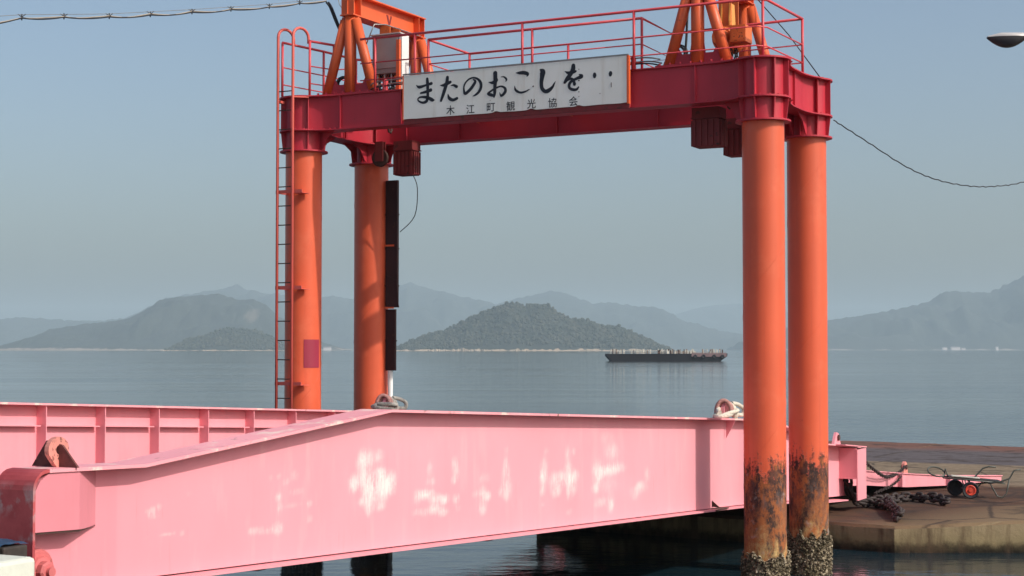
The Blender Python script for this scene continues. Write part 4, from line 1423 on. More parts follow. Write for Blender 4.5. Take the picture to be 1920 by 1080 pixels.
tp = path_pts(TOPN, -13.45, 7.99)
bend = [(-13.612, -2.05), (-13.612, -1.2), (-13.612, -0.985)]
for k in range(1, 6):
    an = math.pi / 2 * k / 6
    bend.append((-13.612 + 0.14 * (1 - math.cos(an)), -0.985 + 0.138 * math.sin(an)))
for g, a0, a1 in ((near, AW - 0.17, AE), (far, FE, far_in + 0.18)):
    MB().strip(tp, a0, a1, 0.026).build("top_flange", M['flange'], g)
    MB().strip(path_pts(BOTN, -13.45, 5.9), a0 + 0.06, a1 - 0.06, 0.022).build("bottom_flange", M['pink'], g)
    MB().strip(bend + [(-13.452, -0.845)], a0, a1, 0.024).build("end_plate", M['endplate'], g)
    c0 = (a0 + a1) / 2
    # lifting lug with its gussets over the hinge end
    zt = lerp_path(TOPN, -13.18)
    m = MB()
    m.prism([W(c0 + x, -13.195, zt + z) for x, z in ((-0.24, 0.001), (0.20, 0.001), (0.05, 0.16), (-0.10, 0.19))], AV * 0.018)
    m.build("lug_gusset", M['lugrust'], g)
    lo = []
    for k in range(13):
        an = R(-20) + R(220) * k / 12
        lo.append((-0.01 + 0.105 * math.cos(an), 0.125 + 0.095 * math.sin(an)))
    ring = lo + [(-0.03, 0.001), (0.165, 0.001)]
    m = MB()
    # a plate with an oval hole: bridge outline and hole
    hole = [(0.0 + 0.038 * math.cos(2 * math.pi * k / 15 + R(-20)), 0.125 + 0.036 * math.sin(2 * math.pi * k / 15 + R(-20))) for k in range(15)]
    for aa, fl in ((c0 + 0.02, 1), (c0 - 0.02, -1)):
        vs = [W(aa, -13.185 + x, zt + z) for x, z in ring] + [W(aa, -13.185 + x, zt + z) for x, z in hole]
        fs = [(i, (i + 1) % 15, 15 + (i + 1) % 15, 15 + i) for i in range(15)]
        m.add(vs, [f if fl > 0 else f[::-1] for f in fs])
    for loop, fl in ((ring, 1), (hole, -1)):
        vs = [W(c0 + 0.02, -13.185 + x, zt + z) for x, z in loop] + [W(c0 - 0.02, -13.185 + x, zt + z) for x, z in loop]
        m.add(vs, [((i, (i + 1) % 15, 15 + (i + 1) % 15, 15 + i))[::-fl] for i in range(15)])
    m.build("lifting_lug", paint("weathered_lug_paint", (0.72, 0.27, 0.22), 0.6, chips=0.55, scale=3) if g is near else M['pink'], g)
    # eye by the columns where the ropes are tied
    for bb in ((0.98,) if g is near else (1.06,)):
        zt = lerp_path(TOPN, bb)
        m = MB().prism([W(c0 - 0.03, bb + x, zt + z) for x, z in ((-0.11, 0.001), (0.11, 0.001), (0.09, 0.16), (0.05, 0.23), (-0.05, 0.23), (-0.09, 0.16))], AU * 0.06)
        m.build("lifting_lug", M['pink'], g)
        m = MB()
        s = 1 if g is near else -1
        m.prism([W(c0 + s * 0.02, bb, zt - 0.03), W(c0 + s * 0.17, bb, zt - 0.03), W(c0 + s * 0.02, bb, zt - 0.30)], AV * 0.012)
        m.build("bracket", M['pink'], g)
    # outer lug by the sea end
    zt = lerp_path(TOPN, 6.95)
    m = MB()
    m.prism([W(c0 - 0.03, 6.95 + x, lerp_path(TOPN, 6.95 + x) + z) for x, z in ((-0.22, 0.0), (0.22, 0.0), (0.14, 0.12), (0.08, 0.21), (-0.05, 0.23), (-0.12, 0.15))], AU * 0.05)
    m.build("lifting_lug", M['pink'], g)
    m = MB().lathe([(0.055, -0.05), (0.055, 0.05), (0, 0.05)], W(c0, 6.98, zt + 0.13), 14, AU)
    m.build("lug_pin", M['rust'], g)
    # box at the sea end, wider than the girder, open underneath
    s = 1 if g is near else -1
    ww = AW if g is near else FW
    o1 = ww + s * 0.345
    i1 = ww - s * 0.30

    def SB_(x0, x1, *r):
        return (min(x0, x1), max(x0, x1)) + r
    m = MB()
    m.bx(*SB_(i1, o1 - s * 0.022, 7.12, 7.14, -2.345, lerp_path(TOPN, 7.3) - 0.035))
    m.bx(*SB_(i1, o1 - s * 0.022, 7.70, 7.72, -2.345, lerp_path(TOPN, 7.7) - 0.035))
    m.bx(*SB_(o1 - s * 0.02, o1, 7.115, 7.725, -2.76, lerp_path(TOPN, 7.7) - 0.03))
    m.bx(*SB_(i1, o1 - s * 0.022, 7.10, 7.72, -2.367, -2.347))
    m.build("end_box", M['pink'], g)
    m = MB().strip([(6.3, lerp_path(TOPN, 6.3) + 0.003), (7.1, lerp_path(TOPN, 7.1) + 0.003), (7.74, lerp_path(TOPN, 7.74) + 0.003)], *SB_(ww - s * 0.31, ww + s * 0.355), 0.020)
    m.build("end_cover", M['pink'], g)
    m = MB().strip([(5.6, -2.655), (6.95, -2.73)], *SB_(ww - s * 0.25, ww + s * 0.22), 0.022)
    m.build("end_shelf", M['pink'], g)
    m = MB()
    m.prism([W(ww + s * 0.002, 0.42, -2.31), W(ww + s * 0.12, 0.42, -2.315), W(ww + s * 0.002, 0.42, -2.22)], AV * 0.02)
    m.build("bracket", M['rust'], g)
    MB().bx(*SB_(ww, ww + s * 0.15, 0.25, 0.75, -2.352, -2.338)).build("edge_plate", M['rust'], g)

# side box and pin boss at the hinge end of the near girder
m = MB()
zb0, zb1 = -1.280, -1.30
out = [(AW + 0.004, -13.585), (AE - 0.014, -13.585), (AE - 0.014, -13.13), (AW + 0.004, -12.78)]
sb = [(-13.585, zb0), (-13.13, zb1), (-13.13, lerp_path(TOPN, -13.13) - 0.028), (-13.44, lerp_path(TOPN, -13.44) - 0.03), (-13.53, -0.925), (-13.585, -1.01)]
m.prism([W(AW + 0.004, b, z) for b, z in sb], AU * (AE - AW - 0.018))
m.add([W(AE - 0.014, -13.13, zb1), W(AW + 0.004, -12.78, zb1 - 0.02), W(AW + 0.004, -12.78, lerp_path(TOPN, -12.78) - 0.028), W(AE - 0.014, -13.13, lerp_path(TOPN, -13.13) - 0.028)], [(0, 1, 2, 3)])
m.build("side_box", paint("rosy_pink_paint", (0.70, 0.235, 0.275), 0.55, fade=0.85, chips=0.70, rustcol=(0.12, 0.05, 0.03)), near)
m = MB()
m.prism([W(a, b, zb0 - 0.014 if b < -13.2 else zb1 - 0.016) for a, b in out], UP * 0.010)
m.build("box_ledge", M['rust'], near)
m = MB()
cpin = W(AW + 0.002, -13.40, -1.575)
m.lathe([(0.155, 0), (0.155, 0.03), (0.14, 0.045), (0.11, 0.045)], cpin, 28, AU)
m.lathe([(0.11, 0.045), (0.10, 0.075), (0.075, 0.08)], cpin, 28, AU)
m.lathe([(0.075, 0.05), (0.075, 0.12), (0.06, 0.135), (0.0, 0.135)], cpin, 8, AU, smooth=False)
m.lathe([(0.035, 0.13), (0.035, 0.165), (0.0, 0.165)], cpin, 14, AU)
m.build("hinge_pin", paint("pin_paint", (0.62, 0.15, 0.15), 0.6, chips=0.6, scale=3), near)

# stiffeners and ribs on the far girder's inner face
k = 0
b = -13.4
sbs = []
b = -7.11 - 1.06 * 6
while b < 6.9:
    sbs.append(b)
    b += 1.06
for b in sbs:
    zt, zb = lerp_path(TOPN, b) - 0.028, lerp_path(BOTN, b) + 0.002
    MB().bx(far_in + 0.001, far_in + 0.155, b, b + 0.014, zb, zt).build("stiffener", M['pink'], far)
for b0, b1 in zip(sbs, sbs[1:]):
    z0, z1 = lerp_path(TOPN, b0) - 0.285, lerp_path(TOPN, b1) - 0.285
    m = MB().hexa([W(far_in + 0.001, b0 + 0.016, z0), W(far_in + 0.10, b0 + 0.016, z0), W(far_in + 0.10, b1 - 0.03, z1), W(far_in + 0.001, b1 - 0.03, z1),
                   W(far_in + 0.001, b0 + 0.016, z0 + 0.014), W(far_in + 0.10, b0 + 0.016, z0 + 0.014), W(far_in + 0.10, b1 - 0.03, z1 + 0.014), W(far_in + 0.001, b1 - 0.03, z1 + 0.014)])
    m.build("rib", M['pink'], far)

# deck and cross beams
DK = [(-13.4, -1.60), (-8.79, -1.83), (1.415, -2.285), (6.9, -2.58), (8.0, -2.62)]
MB().strip(path_pts(DK, -13.4, 8.0, 1.0), FW + 0.17, AW - 0.03, 0.08).build("deck", plain("ramp_deck_steel", (0.07, 0.05, 0.048), 0.75, 0.5, 3), ramp)
for k in range(10):
    b = -12.8 + 2.1 * k
    z = lerp_path(DK, b)
    MB().bx(FW + 0.17, AW - 0.03, b, b + 0.12, lerp_path(BOTN, b) - 0.06, z - 0.085).build("cross_beam", M['rust'], ramp)

# the outer flap lying on the quay
flap = bpy.data.objects.new("flap", None)
sc.collection.objects.link(flap)
flap.parent = ramp
FP = [(6.95, 8.05, -2.27, -2.57), (6.95, 8.96, -2.355, -2.63), (7.03, 11.8, -2.60, -2.875), (7.62, 12.9, -2.70, -2.90), (8.35, 15.2, -2.83, -2.935)]
for s in (0, 1):
    m = MB()
    rows = []
    for a, b, zt, zb in FP:
        aa = a if s == 0 else S - a
        i = -1 if s == 0 else 1
        rows.append((W(aa, b, zb), W(aa + 0.012 * i, b, zb), W(aa + 0.012 * i, b, zt), W(aa, b, zt), W(aa + 0.03 * -i, b, zt), W(aa + 0.13 * i, b, zt), W(aa + 0.13 * i, b, zt + 0.018), W(aa + 0.03 * -i, b, zt + 0.018)))
    for r0, r1 in zip(rows, rows[1:]):
        for q in ((0, 3), (1, 2)):
            m.add([r0[q[0]], r1[q[0]], r1[q[1]], r0[q[1]]], [(0, 1, 2, 3)])
        for q in ((4, 5), (5, 6), (6, 7), (7, 4)):
            m.add([r0[q[0]], r1[q[0]], r1[q[1]], r0[q[1]]], [(0, 1, 2, 3)])
    m.add(list(rows[-1][:4]), [(0, 1, 2, 3)])
    m.build("flap_side", M['pink'], flap)
    sg = 1 if s == 0 else -1
    lo = MB()
    la = 6.90 if s == 0 else S - 6.90
    lo.prism([W(la - 0.03, 12.25 + x, -2.63 + z) for x, z in ((-0.20, -0.02), (0.20, -0.03), (0.14, 0.12), (0.10, 0.22), (0.0, 0.26), (-0.10, 0.22), (-0.13, 0.10))], AU * 0.06)
    lo.build("lifting_lug", paint("flap_lug_paint", (0.74, 0.27, 0.22), 0.6, chips=0.6, scale=3), flap)
    MB().lathe([(0.05, -0.06), (0.05, 0.06), (0.0, 0.06)], W(la, 12.25, -2.49), 12, AU).build("lug_pin", M['rust'], flap)
    for bb in (11.2, 12.9):
        q = lerp_path([(p[1], p[0]) for p in FP], bb)
        zt_, zb_ = lerp_path([(p[1], p[2]) for p in FP], bb), lerp_path([(p[1], p[3]) for p in FP], bb)
        aa = q if s == 0 else S - q
        MB().bx(min(aa, aa + sg * 0.10), max(aa, aa + sg * 0.10), bb, bb + 0.02, zb_, zt_).build("stiffener", M['pink'], flap)
m = MB()
pl = [W(a - 0.02, b, z) for (a, b, z, _) in FP] + [W(S - a + 0.02, b, z) for (a, b, z, _) in reversed(FP)]
n = len(FP)
vs = []
for a, b, zt, zb in FP:
    vs += [W(a - 0.016, b, zt - 0.10 if b < 15 else zb + 0.03), W(S - a + 0.016, b, zt - 0.10 if b < 15 else zb + 0.03)]
m.add(vs, [(2 * i, 2 * i + 1, 2 * i + 3, 2 * i + 2) for i in range(n - 1)])
m.build("flap_plate", plain("flap_plate_steel", (0.50, 0.17, 0.17), 0.7, 0.6, 3), flap)


# ropes tied round the two eyes
def rope_coil(a, b, z, mat, label, seed):
    rnd = random.Random(seed)
    o = thing("rope", W(a, b, z), label, "rope", "ropes tied on the ramp's lugs")
    pts = []
    for k in range(50):
        an = 2 * math.pi * k / 20 + 2.0
        rr = 0.15 + 0.03 * math.sin(an * 1.7 + seed) + rnd.uniform(-0.008, 0.008)
        pts.append(W(a + 0.03 + rr * 0.75 * math.cos(an), b - 0.05 + rr * 1.9 * math.sin(an), z + 0.05 + 0.025 * k / 20 + 0.045 * math.sin(an * 0.8 + seed)))
    MB().tube(pts, 0.033, 8).build("loop", mat, o)
    for q in range(4):
        y = b - 0.06 + 0.075 * q
        pts = [W(a + 0.10 * math.cos(t), y + 0.05 * math.cos(t), z + 0.10 + 0.17 * math.sin(t) - 0.02 * q) for t in [math.pi * j / 9 for j in range(-1, 11)]]
        MB().tube(pts, 0.030, 8).build("turn", M['ropepink'] if q < 2 else mat, o)
    pts = smooth_path([W(a + 0.05, b + 0.16, z + 0.22), W(a + 0.10, b + 0.30, z + 0.20), W(a + 0.14, b + 0.44, z + 0.13), W(a + 0.13, b + 0.42, z + 0.04), W(a + 0.06, b + 0.30, z + 0.05)], 5)
    MB().tube(pts, 0.032, 8).build("rope_end", mat, o)
    return o


rope_coil(AW + 0.02, 0.95, lerp_path(TOPN, 0.95), M['rope'], "cream white rope looped round the pink lug beside the right columns", 2)
rope_coil(FW + 0.0, 1.02, lerp_path(TOPN, 1.02), M['ropeshade'], "rope with its shade painted in grey, looped round the lug beside the dark left column", 5)

# ------------------------------------------------------------------ chains
m = MB()
chain_mesh(m, smooth_path([W(7.22, 7.76, -2.05), W(7.16, 8.8, -2.31), W(7.08, 10.0, -2.53), W(7.0, 11.3, -2.55), W(6.95, 12.2, -2.45)], 8), 0.13, 0.085, 0.012, 6, 2)
chain_mesh(m, smooth_path([W(7.05, 11.4, -2.56), W(7.12, 10.8, -2.66), W(7.16, 10.0, -2.72), W(7.16, 8.8, -2.76)], 8), 0.11, 0.07, 0.008, 5, 3)
tag(m.build("chain", M['chain'], None, loc=W(7.1, 9.7, -2.5)), "rusty chain sagging from the pink end post to the flap's lug", "chain", "rusty chains on the quay")


def gz(x, y):
    r = max(0.0, min(1.0, (x - 6.6) / 2.6)) * max(0.0, min(1.0, (32 - y) / 4))
    return QT + 0.117 * r - EYE


def ground_chain(path, label, seed, strands=2):
    m = MB()
    rnd = random.Random(seed)
    for s in range(strands):
        pts = []
        for i, (a, b, h) in enumerate(path):
            w = W(a, b, 0)
            z = gz(w.x, w.y)
            pts.append(W(a + rnd.uniform(-0.07, 0.07), b + rnd.uniform(-0.10, 0.10), z + 0.05 + h + 0.05 * s))
        chain_mesh(m, smooth_path(pts, 8), 0.24, 0.16, 0.030, 7, seed + s)
    c = path[0]
    return tag(m.build("chain", M['chain'], None, loc=W(c[0], c[1], -2.95)), label, "chain", "rusty chains on the quay")


ground_chain([(6.95, 7.4, 0.50), (7.02, 7.7, 0.10), (7.3, 8.2, 0.0), (7.62, 7.9, 0.0), (7.92, 7.3, 0.0), (8.15, 6.7, 0.0), (8.30, 6.1, 0.0), (8.36, 5.65, 0.0)], "heavy rusty chain piled down to the quay's front edge", 11, 3)
ground_chain([(7.2, 8.5, 0.0), (7.35, 9.2, 0.0), (7.62, 9.7, 0.0), (7.95, 9.6, 0.02), (8.15, 9.5, 0.04), (8.35, 9.25, 0.0), (8.50, 9.05, 0.0)], "heavy rusty chain lying sideways across the quay towards the hand cart", 17, 2)
sh_ = MB()
sh_.lathe([(0.09, -0.05), (0.09, 0.05), (0.05, 0.05), (0.05, -0.05), (0.09, -0.05)], W(7.0, 7.55, -2.56), 16, AU)
tag(sh_.build("shackle", M['chain'], None, loc=W(7.0, 7.55, -2.56)), "thick rusty shackle under the pink end post", "shackle")

# ------------------------------------------------------------------ hand cart
cx, cy = 9.08, 32.75
cz = gz(cx, cy) + EYE
cart = thing("hand_cart", (cx, cy, cz), "two-wheeled tubular hand cart with orange-red wheel hub standing on the quay", "hand cart")


def C(x, y, z):
    m3 = Matrix.Rotation(R(-8), 3, 'Z')
    return m3 @ Vector((x, y, 0)) + Vector((cx, cy, cz + z))


for y in (-0.30, 0.30):
    x0 = 0.10 if y < 0 else -0.12
    w = MB()
    cc = C(x0, y, 0.165)
    ax = (C(0, -1, 0) - C(0, 0, 0)) * (1 if y < 0 else -1)
    w.lathe([(0.0, -0.034), (0.095, -0.034), (0.15, -0.045), (0.165, -0.02), (0.165, 0.02), (0.15, 0.045), (0.10, 0.03)], cc, 28, ax)
    wo_ = w.build("wheel", M['black'], cart)
    h = MB().lathe([(0.105, -0.026), (0.105, 0.034), (0.09, 0.040), (0.075, 0.020), (0.04, 0.020), (0.035, 0.055), (0.0, 0.055)], cc, 24, ax)
    h.build("hub", M['hub'], wo_)
MB().tube([C(0.0, -0.28, 0.165), C(0.0, 0.28, 0.165)], 0.014, 8).build("axle", M['carttube'], cart)
m = MB()
for y in (-0.24, 0.24):
    m.tube([C(-0.42, y, 0.40), C(0.1, y, 0.36), C(0.78, y, 0.30)], 0.014, 8)
for x in (-0.40, -0.1, 0.25, 0.55, 0.76):
    m.tube([C(x, -0.24, 0.40 - (x + 0.42) * 0.083), C(x, 0.24, 0.40 - (x + 0.42) * 0.083)], 0.015, 8)
for y in (-0.24, 0.24):
    m.tube([C(0.0, y, 0.365), C(0.05, y, 0.17)], 0.012, 6)
m.build("frame", M['carttube'], cart)
m = MB()
m.hexa([C(-0.30, -0.22, 0.405), C(0.72, -0.22, 0.32), C(0.72, 0.22, 0.32), C(-0.30, 0.22, 0.405), C(-0.30, -0.22, 0.425), C(0.72, -0.22, 0.34), C(0.72, 0.22, 0.34), C(-0.30, 0.22, 0.425)])
m.build("platform", M['timber'], cart)
m = MB()
hp = []
for k in range(16):
    an = 2 * math.pi * k / 16
    hp.append(C(-0.52 + 0.17 * math.cos(an), 0.06 + 0.10 * math.sin(an), 0.50 + 0.085 * math.sin(an) - 0.03 * math.cos(an)))
m.tube(hp, 0.016, 8, closed=True)
m.tube([C(-0.36, 0.06, 0.47), C(-0.34, 0.06, 0.56), C(-0.30, 0.0, 0.42)], 0.016, 6)
m.build("tow_hoop", M['carttube'], cart)
for y, o_ in ((-0.26, 0.0), (0.26, -0.18)):
    m = MB()
    q = 0.30 + o_
    m.tube([C(0.30 + o_, y, 0.30), C(0.42 + o_, y, 0.36), C(0.60 + o_, y, 0.56), C(0.72 + o_, y, 0.60), C(0.86 + o_, y, 0.59)] if y > 0 else
           [C(0.45, y, 0.30), C(0.66, y, 0.33), C(0.86, y, 0.40), C(0.95, y, 0.56), C(1.08, y, 0.585)], 0.017, 8)
    m.build("handle", M['carttube'], cart)
    m = MB()
    m.tube([C(0.34 + o_, y, 0.32), C(0.30 + o_, y, 0.05), C(0.36 + o_, y, 0.02), C(0.60 + o_, y, 0.30)] if y > 0 else
           [C(0.48, y, 0.31), C(0.62, y, 0.05), C(0.72, y, 0.02), C(0.80, y, 0.10), C(0.86, y, 0.40)], 0.015, 8)
    m.build("leg", M['carttube'], cart)
m = MB().hexa([C(-0.25, -0.20, 0.43), C(0.30, -0.20, 0.385), C(0.30, -0.06, 0.385), C(-0.25, -0.06, 0.43), C(-0.25, -0.20, 0.45), C(0.30, -0.20, 0.405), C(0.30, -0.06, 0.405), C(-0.25, -0.06, 0.45)])
m.build("slat", M['lightpost'], cart)

# ------------------------------------------------------------------ hinge-end clutter: concrete block, timbers, tarpaulin
blk = MB()
blk.bx(7.05, 7.84, -14.78, -14.32, -1.655, -1.318)
bl = blk.build("concrete_block", M['block'], None, loc=W(7.45, -14.55, -1.655), bevel=0.03)
tag(bl, "pale concrete block with two small holes in front of the ramp's hinge", "block")
hm = MB()
for a in (7.585, 7.76):
    hm.lathe([(0.018, 0.0), (0.018, 0.004), (0.0, 0.004)], W(a, -14.78, -1.42), 12, -AV)
hm.build("lifting_hole", M['rust'], bl)
for i, (a0, a1, z0, z1, b0, lab) in enumerate(((6.70, 7.47, -1.655, -1.50, -14.22, "dark timber balk at the bottom of the pair behind the concrete block"), (6.60, 7.44, -1.498, -1.30, -14.20, "dark timber balk on top of the pair, under the blue sheet"))):
    t = MB().bx(a0, a1, b0, b0 + 0.22, z0, z1).build("timber_balk", M['timber'], None, loc=W(7.1, b0, z0), bevel=0.012)
    tag(t, lab, "timber", "timber balks by the hinge")
m = MB()
vs = []
nx_, ny_ = 40, 12
for j in range(ny_ + 1):
    for i in range(nx_ + 1):
        u, v = i / nx_, j / ny_
        a = 6.55 + 0.87 * u
        bb = -14.25 + 0.30 * v
        nzv = mnoise.fractal((u * 5, v * 2.2, 1.0), 1.0, 2.0, 4)
        z = -1.292 + 0.02 * abs(nzv) + 0.012 * math.sin(u * 8 + v * 2)
        if v < 0.2:
            z -= (0.2 - v) * 0.22
        vs.append(W(a, bb, max(z, -1.296 - (0.2 if v < 0.2 else 0))))
m.add(vs, [(j * (nx_ + 1) + i, j * (nx_ + 1) + i + 1, (j + 1) * (nx_ + 1) + i + 1, (j + 1) * (nx_ + 1) + i) for j in range(ny_) for i in range(nx_)], True)
tag(m.build("tarpaulin", M['tarp'], None, loc=W(7.0, -14.1, -1.29)), "crumpled dark blue tarpaulin lying on the timber balks", "tarpaulin")

# ------------------------------------------------------------------ overhead cables
LP = Vector((-7.6, 18.6, 7.0))            # left support, outside the picture
A_END = W(0.43, 0.0, 5.73)
m = MB()
drop = [(0.0, 39.5), (41, 33.7), (120, 32), (205, 31.6), (282, 28), (360, 23), (433, 18), (505, 13), (562, 6), (612, 2)]
# spans of a lashed cable: sagging between its hangers
P0 = Vector((-6.75, 21.4, EYE + 4.30))
P1 = A_END
HP = [(-7.6, 18.6, 6.95, 7.15), (-7.05, 19.6, 7.25, 7.42), (-6.392, 20.995, 7.738, 7.782), (-6.054, 21.757, 7.907, 7.943), (-5.647, 22.576, 8.079, 8.121), (-5.238, 23.319, 8.26, 8.307),
      (-4.785, 24.071, 8.457, 8.497), (-4.326, 24.774, 8.645, 8.686), (-3.84, 25.468, 8.834, 8.877), (-3.432, 26.018, 9.012, 9.046)]
hang = [Vector((x, y, z)) for x, y, z, _ in HP] + [P1.copy()]
mess = [Vector((x, y, z)) for x, y, _, z in HP] + [P1 + UP * 0.035]
pts = []
for p, q in zip(hang, hang[1:]):
    for i in range(6):
        f = i / 6
        r = p + (q - p) * f
        r.z -= 0.022 * 4 * f * (1 - f)
        pts.append(r)
pts.append(hang[-1].copy())
ov = thing("overhead_cable", P1, "lashed black power cable sagging in from the left to the gantry top", "cable")
MB().tube(pts, 0.011, 6).build("black_cable", M['black'], ov)
MB().tube([p + Vector((0.0, 0.0, 0.012)) + Vector((0, 0.0, 0.008)) * math.sin(i * 0.9) for i, p in enumerate(pts)], 0.008, 6).build("cream_cable", M['cream'], ov)
MB().tube(mess, 0.004, 5).build("messenger_wire", M['steel'], ov)
for p, w in zip(hang[1:-1], mess[1:-1]):
    m = MB().tube([p + UP * 0.05, p - UP * 0.03], 0.010, 5)
    m.tube([w - Vector((0.05, 0, -0.006)), p + UP * 0.01, w + Vector((0.05, 0, 0.006))], 0.006, 5)
    m.build("hanger", M['black'], ov)
m = MB()
for d in (0.0, 0.035):
    m.tube(smooth_path([P1 + Vector((d, 0, -0.02)), W(0.50 + d, 0, 5.62), W(0.60 + d, 0, 5.40), W(0.72 + d * 0.5, 0.0, 5.16)], 5), 0.016, 6)
m.build("drop_cable", M['black'], ov)
up = thing("utility_pole", (LP.x, LP.y, EYE - 1.66), "grey utility pole on the shore left of the ramp carrying the cable", "pole")
MB().tube([(LP.x - 0.15, LP.y, EYE - 1.66), (LP.x - 0.15, LP.y, LP.z + 0.5)], 0.15, 16, r2=0.11).build("post", M['block'], up)
MB().tube([(LP.x - 0.16, LP.y, LP.z), (LP.x + 0.02, LP.y, LP.z)], 0.03, 8).build("bracket", M['steel'], up)
m = MB().tube(smooth_path([W(0.68, 0.1, 5.6), W(0.60, 0.1, 5.75), W(0.62, 0.1, 6.2)], 3), 0.006, 5)
tag(m.build("stay_wire", M['steel'], None, loc=W(0.68, 0.1, 5.6)), "thin wire rising from the left A-frame's top", "wire", "thin gantry wires")
m = MB().tube([W(7.05, P2, 5.6), W(7.70, P2 - 0.2, 4.85), W(8.15, P2, 4.16)], 0.009, 5)
tag(m.build("stay_wire", M['black'], None, loc=W(7.05, P2, 5.6)), "dark stay wire sloping down behind the right railing", "wire", "thin gantry wires")
m = MB().tube(smooth_path([W(1.10, 1.68, 2.98), W(1.16, 1.72, 2.75), W(1.03, 1.85, 2.3), W(0.62, 2.05, 2.05)], 5), 0.008, 5)
tag(m.build("cable", M['black'], None, loc=W(1.20, 1.68, 2.99)), "thin cable dropping from the left hanging box to the guide channel", "cable")

# ------------------------------------------------------------------ street lamp at the right with the wire tied to it
lx, ly = 12.15, 30.0
lamp = thing("street_lamp", (lx, ly, QT), "street lamp with a grey cobra head reaching in at the upper right", "street lamp")
lz = EYE + (655 - 66) / 101.3
MB().tube([(lx, ly, QT), (lx, ly, lz - 0.9)] + [(lx - 0.9 * (1 - math.cos(t)), ly, lz - 0.9 + 0.9 * math.sin(t)) for t in (0.4, 0.8, 1.2, 1.57)] + [(9.5, ly, lz + 0.0)], 0.085, 14, r2=0.04).build("pole", M['lampgrey'], lamp)
hd = MB()
hs = []
nl, na_ = 16, 16
for i in range(nl + 1):
    t = i / nl
    x = 8.86 + 0.95 * t
    w = 0.155 * (math.sin(math.pi * min(1, t * 1.25 + 0.04) * 0.72 + 0.08)) * (1 if t < 0.6 else 1 - (t - 0.6) * 1.5)
    w = max(0.03, w)
    for k in range(na_ + 1):
        an = math.pi * k / na_
        hs.append((x, ly + w * math.cos(an), lz - 0.005 + 0.085 * min(1, 0.25 + t * 3) * math.sin(an) * (1 if t < 0.7 else 1 - (t - 0.7) * 1.2)))
hd.add(hs, [(i * (na_ + 1) + k, i * (na_ + 1) + k + 1, (i + 1) * (na_ + 1) + k + 1, (i + 1) * (na_ + 1) + k) for i in range(nl) for k in range(na_)], True)
hd.build("lamp_head", M['lampgrey'], lamp)
hd = MB()
hs = []
for i in range(nl + 1):
    t = i / nl
    x = 8.845 + 0.93 * t
    w = max(0.02, 0.15 * math.sin(math.pi * (0.06 + 0.88 * t)))
    dp = max(0.004, 0.185 * (math.sin(math.pi * min(1, t / 0.82)) ** 0.9 if t < 0.82 else 0.0) + 0.03 * (1 - t))
    for k in range(na_ + 1):
        an = math.pi * k / na_
        hs.append((x, ly + w * math.cos(an), lz - 0.004 - dp * math.sin(an)))
hd.add(hs, [(i * (na_ + 1) + k, (i + 1) * (na_ + 1) + k, (i + 1) * (na_ + 1) + k + 1, i * (na_ + 1) + k + 1) for i in range(nl) for k in range(na_)], True)
hd.build("lamp_lens", M['lampglass'], lamp)

s0 = W(8.34, P2, 3.51)
base_pts = [s0, Vector((5.509, 25.268, 6.698)), Vector((6.333, 25.925, 6.345)), Vector((6.975, 26.418, 6.182)), Vector((7.637, 26.911, 6.135)), Vector((8.204, 27.322, 6.177)), Vector((8.786, 27.733, 6.292)),
            Vector((9.7, 28.35, 6.60)), Vector((10.9, 29.2, 7.15)), Vector((lx - 0.08, ly, 7.9))]
pts = [p + Vector((0, 0, 0.008 * math.sin(i * 2.4))) for i, p in enumerate(smooth_path(base_pts, 9))]
m = MB().tube(pts, 0.009, 6)
tag(m.build("sagging_wire", M['black'], None, loc=s0), "thin dark wire sagging from the right column cap to the lamp post", "wire")

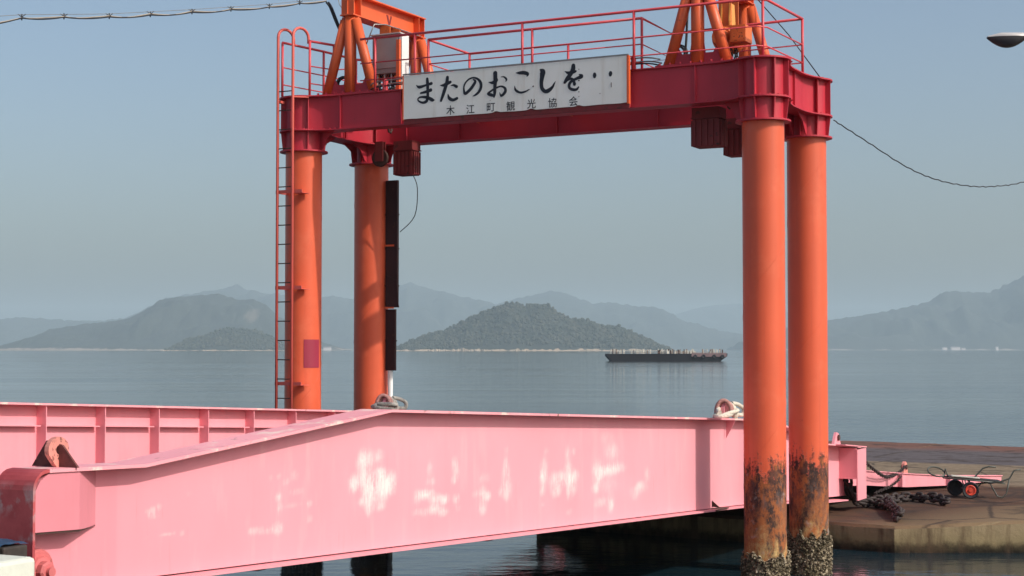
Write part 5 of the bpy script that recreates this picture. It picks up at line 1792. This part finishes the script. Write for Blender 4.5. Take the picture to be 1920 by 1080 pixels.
# ------------------------------------------------------------------ barge
bx0, bx1, by = 27.75, 62.85, 473.0
barge = thing("barge", ((bx0 + bx1) / 2, by, 0.0), "long dark flat barge moored far out right of the middle", "barge")
bw = 11.0
prof = [(bx0, 2.1), (bx0 + 0.0, 1.4), (bx0 + 1.2, 0.1), (bx0 + 1.6, -0.7), (bx1 - 2.4, -0.7), (bx1 - 1.9, 0.1), (bx1 - 0.1, 1.4), (bx1, 2.2)]
MB().prism([Vector((x, by, z)) for x, z in prof], (0, bw, 0)).build("hull", M['hull'], barge)
MB().wbox(bx1 - 10.5, bx1 - 0.3, by - 0.12, by + 0.1, 1.25, 2.35).build("bulwark", plain("faded_barge_paint", (0.24, 0.15, 0.15), 0.7, 0.7, 0.5), barge)
rnd = random.Random(21)
segs = [(28.8, 33.0, 12), (34.5, 41.0, 12), (42.5, 53.5, 46), (55.5, 61.5, 16)]
for x0, x1, n in segs:
    for k in range(n):
        x = x0 + (x1 - x0) * (k + rnd.uniform(0.1, 0.9)) / n
        w = rnd.uniform(0.07, 0.22)
        h = rnd.uniform(0.55, 1.35)
        dy = rnd.uniform(0.3, 3.0)
        m = MB().wbox(x - w, x + w, by + dy, by + dy + 0.3, 2.0, 2.12 + h)
        m.wbox(x - w * 1.3, x + w * 1.3, by + dy - 0.05, by + dy + 0.35, 2.12 + h, 2.2 + h)
        m.build("deck_post", rnd.choice([M['deckstuff'], M['lightpost'], M['lightpost'], M['lightpost'], M['rust']]), barge)
for x in (bx1 - 9.4, bx1 - 7.0, bx1 - 3.9, bx1 - 1.5):
    m = MB()
    loop = [Vector((x + 0.42 * math.cos(t * math.pi / 6), by - 0.3, 1.35 + 0.42 * math.sin(t * math.pi / 6))) for t in range(12)]
    m.tube(loop, 0.16, 8, closed=True)
    m.build("tyre_fender", M['black'], barge)
m = MB().tube([(27.9, by + 0.6, 2.4), (35, by + 0.6, 2.5), (45, by + 0.6, 2.45), (62.5, by + 0.6, 2.6)], 0.05, 5)
m.build("guard_wire", M['deckstuff'], barge)

# ================================================================== HAZE
hz = MB()
hz.wbox(HX0, HX1, HY0, HY1, -1.0, HTOP)
hm = bpy.data.materials.new("sea_haze")
hm.use_nodes = True
ht = hm.node_tree
ht.nodes.clear()
ho = ht.nodes.new("ShaderNodeOutputMaterial")
hv = ht.nodes.new("ShaderNodeVolumePrincipled")
hv.inputs["Color"].default_value = (0.70, 0.90, 1.0, 1)
hv.inputs["Density"].default_value = 1.4e-4
hv.inputs["Anisotropy"].default_value = 0.0
ht.links.new(hv.outputs[0], ho.inputs["Volume"])
ho_ = hz.build("haze", hm)
tag(ho_, "pale sea haze over the whole view", "haze", kind="stuff")
